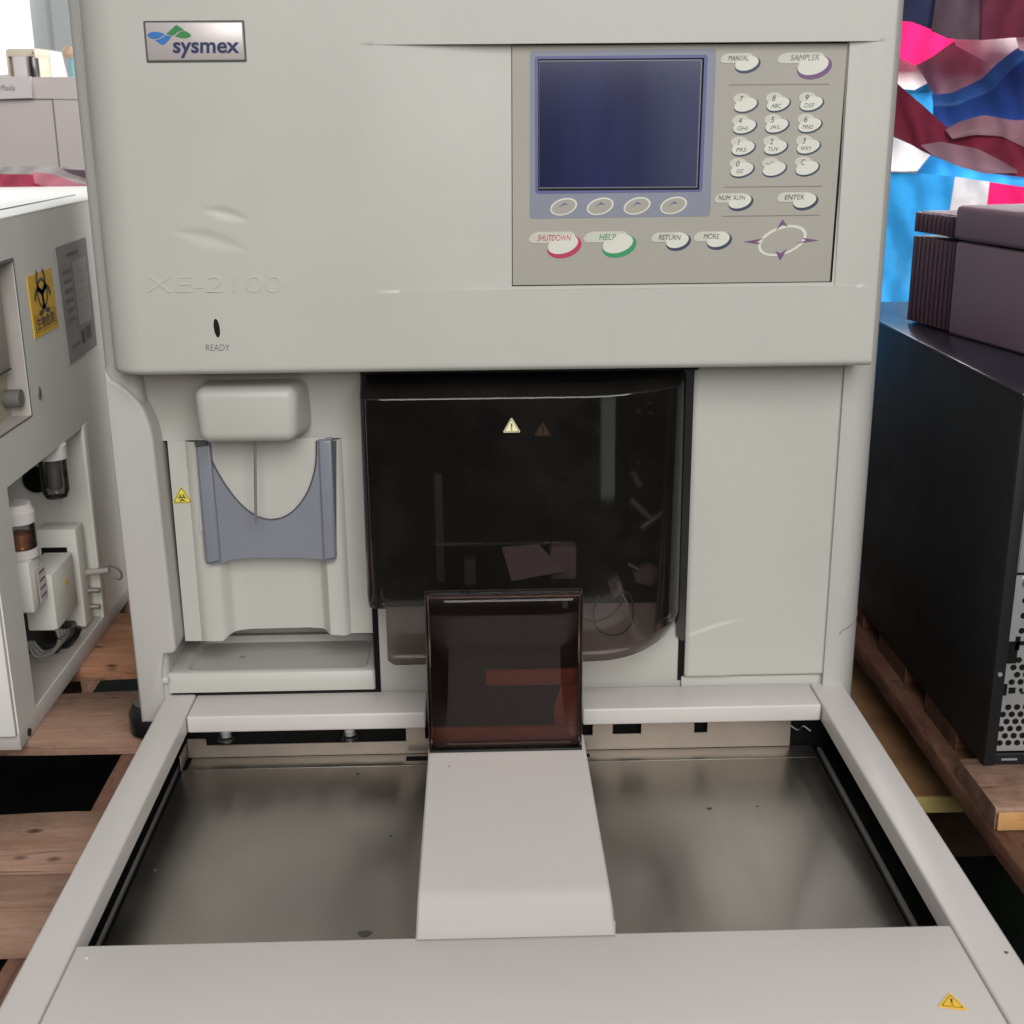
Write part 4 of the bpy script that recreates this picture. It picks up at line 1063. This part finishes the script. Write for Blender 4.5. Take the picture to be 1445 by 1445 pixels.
patch(mb, [(1317, 150), (1345, 150), (1400, 128), (1445, 84), (2100, -60)], [(1320, 190), (1345, 198), (1400, 185), (1445, 190), (2100, 190)], 2.0, 1.97, 'tdblue', seed=11)
patch(mb, [(1335, 183), (1352, 172), (1385, 162), (1430, 170), (2100, 140)], [(1345, 196), (1375, 190), (1410, 192), (1445, 208), (2100, 210)], 1.95, 1.93, 'tmauve', seed=13)
patch(mb, [(1200, 80), (1240, 95), (1275, 122), (1310, 152), (1345, 184), (1395, 176), (1445, 196), (2100, 215)], [(1200, 170), (1240, 184), (1275, 200), (1320, 219), (1360, 236), (1400, 245), (1445, 250), (2100, 290)], 1.96, 1.90, 'twine', seed=14, amp=.03)
patch(mb, [(1300, 205), (1330, 200), (1380, 210), (1432, 238)], [(1318, 219), (1352, 234), (1390, 245), (1434, 244)], 1.90, 1.88, 'tmauve', seed=15, nv=6)
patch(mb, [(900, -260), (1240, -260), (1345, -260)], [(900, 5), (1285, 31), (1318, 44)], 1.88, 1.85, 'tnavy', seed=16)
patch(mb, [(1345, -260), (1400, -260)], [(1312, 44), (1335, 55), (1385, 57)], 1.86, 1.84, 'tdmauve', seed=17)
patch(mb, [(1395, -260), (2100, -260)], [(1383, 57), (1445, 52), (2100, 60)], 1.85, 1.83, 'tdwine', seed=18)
patch(mb, [(1428, 30), (1500, 20)], [(1440, 70), (1500, 90)], 1.86, 1.84, 'tmauve', seed=19, nv=4)
tag(mb.build('folded_tarpaulin', ang=80), 'sagging shaded folds of wine red, navy and mauve tarpaulin in front of the bright stripes', 'tarpaulin')

# ================================================================== LEFT NEIGHBOUR CABINET
NB = thing('lab_cabinet', (-.70, 1.55, PT), 'grey white cabinet with open lower bay, yellow biohazard sticker and label card', 'cabinet')
NX = -.480; NT = .7125; NY0 = 1.2045; NY1 = 1.95
mb = MB()
# right side skin with two openings, built from strips so the holes are real
oy0, oy1, oz0, oz1 = 1.2575, 1.521, .2090, .4540     # lower bay
wy0, wy1, wz0, wz1 = 1.215, 1.3535, .5065, .6715     # upper window
t = .0016
def skin(y0, y1, z0, z1): mb.box(NX-t, NX, y0, y1, z0, z1, 'nb')
skin(NY0, NY1, wz1, NT); skin(NY0, wy0, wz0, wz1); skin(wy1, NY1, wz0, wz1)
skin(NY0, NY1, oz1, wz0); skin(NY0, oy0, PT+.018, oz1); skin(oy1, NY1, oz0, oz1); skin(oy0, NY1, PT+.018, oz0)
mb.box(-.95, NX-t, NY0, NY0+.0016, PT+.018, NT, 'nb', r=.0004)
mb.box(-.95, NX, NY0, NY1, NT, NT+.0025, 'nb', r=.0012)
mb.box(-.95, -.9484, NY0, NY1, PT+.018, NT, 'nb')
CB = mb.build('cabinet_shell', NB)
mb = MB(); mb.box(-.90, NX-.035, 1.30, 1.3012, NT+.0026, NT+.0029, 'ink'); 
a = at(0, 296, 'z', NT+.003); b = at(106, 275, 'z', NT+.003); mb.tube([a, b], .0008, 'ink', 6); mb.build('lid_seam', CB)
mb = MB(); mb.box(-.95, NX+.0004, NY0-.001, NY1, PT, PT+.0178, 'nbbase', r=.0015); mb.build('plinth', NB)
# front lower door standing proud
mb = MB(); mb.box(-.95, NX-.0012, 1.1975, NY0-.0002, PT+.0185, .4450, 'nb', r=.0012); mb.build('front_door', NB)
mb = MB()   # bay interior
bx0 = -.66
mb.add([(NX-t, oy0, oz0), (NX-t, oy1, oz0), (bx0, oy1, oz0), (bx0, oy0, oz0)], [(0, 1, 2, 3)], 'nbbase')
mb.add([(NX-t, oy1, oz0), (NX-t, oy1, oz1), (bx0, oy1, oz1), (bx0, oy1, oz0)], [(0, 1, 2, 3)], 'nbw')
mb.add([(bx0, oy0, oz0), (bx0, oy1, oz0), (bx0, oy1, oz1), (bx0, oy0, oz1)], [(0, 1, 2, 3)], 'nbw')
mb.add([(NX-t, oy0, oz1), (NX-t, oy1, oz1), (bx0, oy1, oz1), (bx0, oy0, oz1)], [(3, 2, 1, 0)], 'nbw')
mb.add([(NX-t, oy0, oz0), (NX-t, oy0, oz1), (bx0, oy0, oz1), (bx0, oy0, oz0)], [(0, 1, 2, 3)], 'nbw')
mb.build('bay_interior', NB, smooth=False)
mb = MB(); mb.box(NX-.004, NX+.0010, oy1-.004, oy1+.012, oz0, oz1+.002, 'nbw', r=.0008); mb.build('bay_flange', NB)
mb = MB()   # window recess
mb.add([(NX-t, wy0, wz0), (NX-t, wy1, wz0), (NX-.022, wy1, wz0), (NX-.022, wy0, wz0)], [(0, 1, 2, 3)], 'nbbase')
mb.add([(NX-t, wy1, wz0), (NX-t, wy1, wz1), (NX-.022, wy1, wz1), (NX-.022, wy1, wz0)], [(0, 1, 2, 3)], 'nbbase')
mb.add([(NX-.022, wy0, wz0), (NX-.022, wy1, wz0), (NX-.022, wy1, wz1), (NX-.022, wy0, wz1)], [(0, 1, 2, 3)], 'cream2')
mb.add([(NX-t, wy0, wz1), (NX-t, wy1, wz1), (NX-.022, wy1, wz1), (NX-.022, wy0, wz1)], [(3, 2, 1, 0)], 'nbw')
mb.build('window_recess', NB, smooth=False)
mb = MB()
mb.box(NX-.014, NX-.010, wy0, wy1-.018, wz0+.055, wz1-.012, 'cream2', r=.0006)
mb.box(NX-.0105, NX-.0085, wy0, wy1-.030, wz0+.06, wz1-.03, 'nbbase', r=.0004)
mb.box(NX-.0098, NX-.0094, wy0, wy1-.017, wz0+.0535, wz0+.0555, 'ink')
mb.build('inner_plate', NB)
mb = MB(); c = at(25, 562, 'x', NX-.008); mb.cyl((NX-.021, c.y, c.z), (NX-.004, c.y, c.z), .0095, 'inkl', 20); mb.build('knob', NB)
mb = MB()
for (y0, y1, z0, z1) in ((wy0, wy1, wz1-.001, wz1+.002), (wy1-.001, wy1+.0005, wz0, wz1), (wy0, wy1, wz0-.0008, wz0+.001)): mb.box(NX-.0005, NX+.0004, y0, y1, z0, z1, 'cable')
mb.build('recess_edge', NB)
# lock
mb = MB(); c = at(56, 555, 'x', NX+.0006)
mb.prism([(NX+.0012, c.y+.0055*math.cos(t_), c.z+.0078*math.sin(t_)) for t_ in [k*math.pi/12 for k in range(24)]], (-.001, 0, 0), 'steel')
mb.prism([(NX+.0016, c.y+.0012*math.cos(t_), c.z+.0050*math.sin(t_)) for t_ in [k*math.pi/12 for k in range(24)]], (-.001, 0, 0), 'ink')
mb.build('lock', NB)
# biohazard sticker
def nf(off): return lambda y, z: Vector((NX+off, y, z))
mb = MB()
q = [at(38, 391, 'x', NX+.001), at(72, 378, 'x', NX+.001), at(83, 460, 'x', NX+.001), at(50, 479, 'x', NX+.001)]
# q: TL, TR, BR, BL
mb.prism(q, (-.0008, 0, 0), 'orange')
def qf(u, v, off=.0014):
    p = (q[3]*(1-u)+q[2]*u)*(1-v)+(q[0]*(1-u)+q[1]*u)*v; p = p.copy(); p.x = NX+off; return p
W_, H_ = (q[1]-q[0]).length, (q[0]-q[3]).length
bf = lambda x, y: qf(.5+x, .66+y*W_/H_)
biohaz(mb, bf, 0, 0, .38, 'ink')
add_text(mb, '生物危险', lambda x, y: qf(x, y), .12, .88, .105, .315, 'ink', bold=.022)
for (u0, u1, v0, v1) in ((.08, .92, .345, .352), (.08, .92, .075, .082), (.08, .095, .075, .352), (.905, .92, .075, .352)):
    mb.add([qf(u0, v0), qf(u1, v0), qf(u1, v1), qf(u0, v1)], [(0, 1, 2, 3)], 'ink')
mb.build('biohazard_sticker', NB, smooth=False)
# label card
mb = MB()
q2 = [at(78, 350, 'x', NX+.002), at(121, 335, 'x', NX+.002), at(137, 487, 'x', NX+.002), at(99, 515, 'x', NX+.002)]
mb.prism(q2, (-.0018, 0, 0), 'card')
def qg(u, v, off=.0025):
    p = (q2[3]*(1-u)+q2[2]*u)*(1-v)+(q2[0]*(1-u)+q2[1]*u)*v; p = p.copy(); p.x = NX+off; return p
mb.add([qg(.44, .27), qg(.90, .27), qg(.90, .84), qg(.44, .84)], [(0, 1, 2, 3)], 'cardl')
random.seed(3)
for k in range(6):
    v0 = .76-.083*k
    for j in range(3):
        u0 = .12+.09*j; mb.add([qg(u0, v0), qg(u0+.07, v0), qg(u0+.07, v0+.035), qg(u0, v0+.035)], [(0, 1, 2, 3)], 'cable')
    if k: mb.add([qg(.44, v0+.056, .0027), qg(.90, v0+.056, .0027), qg(.90, v0+.060, .0027), qg(.44, v0+.060, .0027)], [(0, 1, 2, 3)], 'card')
for j in range(5): mb.add([qg(.3+.08*j, .89), qg(.36+.08*j, .89), qg(.36+.08*j, .925), qg(.3+.08*j, .925)], [(0, 1, 2, 3)], 'cable')
mb.add([qg(.50, .10), qg(.60, .10), qg(.60, .22), qg(.50, .22)], [(0, 1, 2, 3)], 'ink')
for j in range(4): mb.add([qg(.66+.05*j, .11), qg(.69+.05*j, .11), qg(.69+.05*j, .23), qg(.66+.05*j, .23)], [(0, 1, 2, 3)], 'cable')
for j in range(3): mb.add([qg(.15+.1*j, .11), qg(.22+.1*j, .11), qg(.22+.1*j, .145), qg(.15+.1*j, .145)], [(0, 1, 2, 3)], 'cable')
mb.build('label_card', NB, smooth=False)
# bay contents
def bx(mb, xa, ya, xb, yb, Y, d, m, r=.002): 
    a = at(xa, ya, 'y', Y); b = at(xb, yb, 'y', Y); mb.box(a.x, b.x, Y, Y+d, b.z, a.z, m, r=r)
c = at(76, 668, 'y', 1.44); R0 = .0155
mb = MB(); mb.lathe((c.x, 1.44, c.z), [(.006, -.030), (R0*.8, -.028), (R0, -.020), (R0, .018)], 'glass', 24)
JB = mb.build('filter_bowl', NB)
mb = MB(); mb.lathe((c.x, 1.44, c.z), [(R0*.95, .018), (R0*1.12, .0185), (R0*1.12, .034), (R0*.9, .036)], 'paper', 24); mb.build('bowl_cap', JB)
mb = MB(); mb.lathe((c.x, 1.44, c.z), [(.007, -.018), (.0085, -.016), (.0085, .016), (.006, .018)], 'cable', 16); mb.build('filter_core', JB)
c = at(33, 752, 'y', 1.335); R0 = .0165
mb = MB(); mb.lathe((c.x-.004, 1.335, c.z), [(R0, -.016), (R0, .012)], 'glass', 24); J2 = mb.build('filter_bowl', NB)
mb = MB(); mb.lathe((c.x-.004, 1.335, c.z), [(R0*1.02, .0125), (R0*1.1, .013), (R0*1.1, .025), (R0*1.0, .027), (R0*.9, .034)], 'paper', 24); mb.build('bowl_cap', J2)
mb = MB(); mb.lathe((c.x-.004, 1.335, c.z), [(R0*.9, -.028), (R0*1.05, -.026), (R0*1.05, -.0165)], 'paper', 24); mb.build('bowl_collar', J2)
mb = MB(); mb.lathe((c.x-.004, 1.335, c.z), [(.012, -.0155), (.0125, -.013), (.0125, .0)], 'copper', 18); mb.build('filter_core', J2)
mb = MB(); bx(mb, 50, 748, 122, 885, 1.475, .03, 'nbw', .002); mb.build('back_box', NB)
mb = MB(); bx(mb, 58, 773, 96, 788, 1.4745, .002, 'black', 0); mb.build('slot', NB)
mb = MB(); bx(mb, 30, 812, 82, 890, 1.375, .08, 'nbw', .002); FB = mb.build('pump_box', NB)
mb = MB(); a = at(93, 820, 'x', at(82, 850, 'y', 1.375).x+.0004)
tri_sign(mb, Vector((a.x, a.y, a.z)), Vector((0, 1, 0)), Vector((0, 0, 1)), .008, 'orange', 'ink', '', Vector((1, 0, 0))) if False else mb.prism([(a.x, a.y-.005, a.z-.004), (a.x, a.y+.005, a.z-.004), (a.x, a.y, a.z+.005)], (.0004, 0, 0), 'orange'); mb.build('warning_sticker', FB, smooth=False)
mb = MB(); bx(mb, 18, 795, 49, 865, 1.315, .035, 'nbw', .0015); LB = mb.build('valve_box', NB)
a = at(49, 800, 'y', 1.316); b = at(49, 860, 'y', 1.316); mb = MB()
mb.box(a.x, a.x+.0004, 1.320, 1.345, b.z+.004, a.z-.004, 'paper')
for k in range(4): mb.box(a.x+.0004, a.x+.0006, 1.324, 1.341, b.z+.010+k*.009, b.z+.0125+k*.009, 'cable')
mb.build('paper_label', LB, smooth=False)
mb = MB(); c = at(20, 690, 'y', 1.44); mb.cyl((c.x, 1.518, c.z-.01), (c.x, 1.512, c.z-.01), .016, 'black', 20); mb.build('round_port', NB)
for k in range(4):
    mb = MB(); mb.tube([at(x, y, 'y', 1.33+.03*k) for x, y in ((38+4*k, 905), (50+6*k, 926-3*k), (72+5*k, 922-5*k), (84+4*k, 905-4*k), (80+5*k, 888))], .0022, 'cable', 6); mb.build('hose', NB)
mb = MB(); mb.tube([at(x, y, 'y', 1.42) for x, y in ((60, 905), (85, 915), (105, 900), (112, 885))], .004, 'blackpl', 6)
mb.build('hose', NB)
mb = MB(); mb.box(-.60, -.50, 1.40, 1.50, .2095, .222, 'blackpl', r=.003); mb.build('valve_base', NB)
mb = MB()
for y in (833, 856): c = at(134, y, 'y', 1.50); mb.cyl(c+Vector((-.006, 0, 0)), c+Vector((.006, 0, 0)), .0035, 'steel', 14); mb.cyl(c+Vector((-.012, 0, 0)), c+Vector((-.006, 0, 0)), .005, 'steel', 14)
mb.build('connector', NB)
mb = MB(); mb.tube([at(x, y, 'y', 1.50) for x, y in ((122, 808), (138, 803), (150, 800), (160, 799), (171, 808), (170, 817), (161, 815))], .0014, 'cable', 6)
a = at(122, 808, 'y', 1.50); mb.cyl(a, a+Vector((.028, 0, .003)), .0040, 'nbbase', 12)
mb.build('cable_plug', NB)
mb = MB(); c = at(41, 1033, 'x', NX+.0008); mb.cyl((NX, c.y, c.z), (NX+.002, c.y, c.z), .0042, 'wooddark', 14); mb.build('bolt', NB)

# ================================================================== FAR LEFT: sheet, far cabinet, wall, window
mb = MB(); q = at(60, 262, 'z', .74)
patch(mb, [(-150, 236), (0, 236), (60, 236), (140, 242)], [(-150, 244), (0, 243), (60, 246), (140, 262)], 1.99, 1.97, 'twhite', seed=21, nv=4)
patch(mb, [(-150, 243), (0, 243), (50, 246), (90, 262)], [(-150, 262), (0, 264), (40, 268), (95, 276)], 1.97, 1.955, 'twine', seed=22, nv=4)
patch(mb, [(40, 244), (80, 246), (140, 262)], [(45, 262), (90, 272), (150, 276)], 1.965, 1.95, 'tpl', seed=23, nv=4) if 'tpl' in M else None
M['tpl'] = cloth('tarp_pale_pink', (.80, .32, .40), .4); M['tred'] = cloth('tarp_rose', (.55, .09, .15), .3)
mb = MB()
patch(mb, [(-150, 238), (0, 236), (60, 234), (150, 240)], [(-150, 250), (0, 248), (60, 250), (150, 262)], 2.03, 2.0, 'twhite', seed=21, nv=4)
patch(mb, [(-150, 246), (0, 245), (50, 246), (85, 258)], [(-150, 268), (0, 268), (40, 270), (85, 274)], 1.99, 1.965, 'tred', seed=22, nv=4)
patch(mb, [(46, 242), (75, 246), (105, 258), (150, 266)], [(50, 258), (75, 268), (100, 272), (150, 276)], 1.985, 1.96, 'tpl', seed=23, nv=4)
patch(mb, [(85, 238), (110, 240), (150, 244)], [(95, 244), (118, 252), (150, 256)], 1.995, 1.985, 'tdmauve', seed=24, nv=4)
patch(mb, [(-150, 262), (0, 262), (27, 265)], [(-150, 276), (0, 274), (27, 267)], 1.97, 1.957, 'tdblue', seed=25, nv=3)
TL = mb.build('draped_tarpaulin', ang=80); tag(TL, 'pink, white and blue tarpaulin edge crumpled behind the grey white cabinet top', 'tarpaulin')
FC = thing('storage_cabinet', (-.75, 2.5, 0), 'pale pinkish grey cabinet in the left background with a paper notice on its front', 'cabinet')
FY2 = 2.3
a = at(0, 109, 'y', FY2)
mb = MB(); mb.box(-1.6, -.45, FY2, 2.9, 0, a.z, 'far', r=.008, seg=3); FB2 = mb.build('cabinet_body', FC)
mb = MB()
for (x0, y0, x1, y1) in ((-40, 141, 74, 140), (74, 140, 84, 236), (74, 140, 125, 141)):
    p, q = at(x0, y0, 'y', FY2-.0006), at(x1, y1, 'y', FY2-.0006); mb.tube([p, q], .0011 if x1 != 125 else .0006, 'inkl', 4)
mb.build('door_seam', FC)
mb = MB(); q = [at(-30, 108, 'y', FY2-.014), at(43, 108, 'y', FY2-.014), at(46, 138, 'y', FY2-.014), at(-30, 141, 'y', FY2-.014)]
mb.prism(q, (0, .004, 0), 'paper'); add_text(mb, 'Phadia', lambda x, y: at(x, -y, 'y', FY2-.0146), 1, 21, -128, -120, 'inkl', shear=.2)
tag(mb.build('paper_notice', smooth=False), 'white paper notice with small grey lettering hanging on the pale background cabinet', 'notice')
zt = a.z
mb = MB()
def bq(xa, ya, xb, yb, Y, d, m, r=.003):
    a = at(xa, ya, 'y', Y); b = at(xb, yb, 'y', Y); mb.box(a.x, b.x, Y, Y+d, min(b.z, zt) if yb > 104 else b.z, a.z, m, r=r)
bq(8, 68, 50, 80, 2.36, .08, 'creamf'); bq(46, 70, 52, 110, 2.36, .08, 'creamf'); bq(8, 70, 14, 110, 2.36, .08, 'creamf')
CRF = mb.build('desk_stand'); tag(CRF, 'cream stand frame on top of the pale background cabinet', 'stand')
mb = MB(); bq(16, 79, 40, 112, 2.35, .04, 'paper'); mb.build('inner_card', CRF)
mb = MB(); bq(40, 79, 50, 109, 2.352, .03, 'blackpl'); mb.build('dark_slot', CRF)
mb = MB(); a, b, c, d = at(52, 68, 'y', 2.5), at(63, 70, 'y', 2.5), at(73, 108, 'y', 2.5), at(52, 108, 'y', 2.5); mb.prism([a, b, Vector((c.x, c.y, zt)), Vector((d.x, d.y, zt))], (0, .1, 0), 'paper'); tag(mb.build('white_carton'), 'white tapered carton behind the cream stand on the background cabinet', 'carton')
mb = MB(); c = at(104, 90, 'y', 2.5); mb.lathe((c.x, 2.5, zt), [(.012, 0), (.013, .03), (.006, .045), (.006, .06)], 'tb', 16) if 'tb' in M else None
M['teal'] = mat('teal_plastic', (.25, .55, .60), .4); M['skinc'] = mat('peach_plastic', (.65, .45, .32), .5)
mb = MB(); mb.lathe((c.x, 2.5, zt), [(.009, 0), (.010, .03), (.006, .038)], 'teal', 16); BT = mb.build('small_bottle'); tag(BT, 'small teal bottle with peach top on the background cabinet near the analyzer edge', 'bottle')
mb = MB(); mb.lathe((c.x-.006, 2.5, zt+.038), [(.006, 0), (.011, .006), (.011, .014), (.006, .02)], 'skinc', 16); mb.build('bottle_cap', BT)
mb = MB(); mb.box(-6, 6, 4.2, 4.3, 0, 3.2, 'wall'); tag(mb.build('wall'), kind='structure')
a = at(-260, -330, 'y', 4.19); b = at(57, 104, 'y', 4.19)
mb = MB(); mb.box(a.x, b.x, 4.17, 4.195, b.z, a.z, 'window'); WN = mb.build('window'); tag(WN, 'overexposed bright window in the far wall at the upper left', 'window')
mb = MB(); mb.box(b.x, b.x+.05, 4.15, 4.199, b.z-.04, a.z+.04, 'wall', r=.004); mb.box(a.x, b.x, 4.15, 4.199, b.z-.05, b.z, 'wall', r=.004); mb.build('window_frame', WN)

# ================================================================== LIGHT
W = bpy.data.worlds.new('World'); S.world = W; W.use_nodes = True
nt = W.node_tree; bg = nt.nodes['Background']
tc = nt.nodes.new('ShaderNodeTexCoord'); sp_ = nt.nodes.new('ShaderNodeSeparateXYZ'); nt.links.new(tc.outputs['Generated'], sp_.inputs[0])
rp = nt.nodes.new('ShaderNodeValToRGB'); mr = nt.nodes.new('ShaderNodeMapRange'); mr.inputs['From Min'].default_value = -1; nt.links.new(sp_.outputs['Z'], mr.inputs['Value']); nt.links.new(mr.outputs[0], rp.inputs[0])
rp.color_ramp.elements[0].position = .35; rp.color_ramp.elements[0].color = (.16, .135, .12, 1)
rp.color_ramp.elements[1].position = .85; rp.color_ramp.elements[1].color = (.62, .62, .61, 1)
nt.links.new(rp.outputs[0], bg.inputs[0]); bg.inputs[1].default_value = .52
def area(name, loc, target, size, power, col=(1, 1, 1), sy=None):
    l = bpy.data.lights.new(name, 'AREA'); l.energy = power; l.size = size; l.color = col
    if sy: l.shape = 'RECTANGLE'; l.size_y = sy
    o = bpy.data.objects.new(name, l); COL.objects.link(o); o.location = loc
    o.rotation_euler = (Vector(target)-Vector(loc)).to_track_quat('-Z', 'Y').to_euler(); return o
area('ceiling_light', (.45, -1.7, 2.2), (.05, 1.1, .40), 2.2, 104, (1, .985, .965))
area('cover_streak_light', (.74, -1.6, .75), (.1, 1.2, .5), .42, 1.7, (.90, 1, .93), 1.4)  # unseen lamp added for the vertical streak on the smoked cover
area('backlight', (1.3, 3.6, 1.5), (1.0, 2.0, .8), 1.2, 92, (1, 1, 1))
area('window_light', (-1.6, 4.0, 1.6), (-.8, 2.2, .8), 1.2, 26, (.97, .99, 1))

# ================================================================== CAMERA
cd = bpy.data.cameras.new('camera'); co = bpy.data.objects.new('camera', cd); COL.objects.link(co)
cd.sensor_width = 36; cd.sensor_fit = 'HORIZONTAL'; cd.lens = 36*FPX/1445; cd.clip_start = .02; cd.clip_end = 200
mtx = Matrix((cr, cu, -cf)).transposed().to_4x4(); mtx.translation = CAM; co.matrix_world = mtx
cd.dof.use_dof = True; cd.dof.focus_distance = 1.2; cd.dof.aperture_fstop = 14
S.camera = co
S.view_settings.view_transform = 'Standard'; S.view_settings.look = 'None'; S.view_settings.exposure = .08; S.view_settings.gamma = 1
S.cycles.max_bounces = 8; S.cycles.transparent_max_bounces = 16
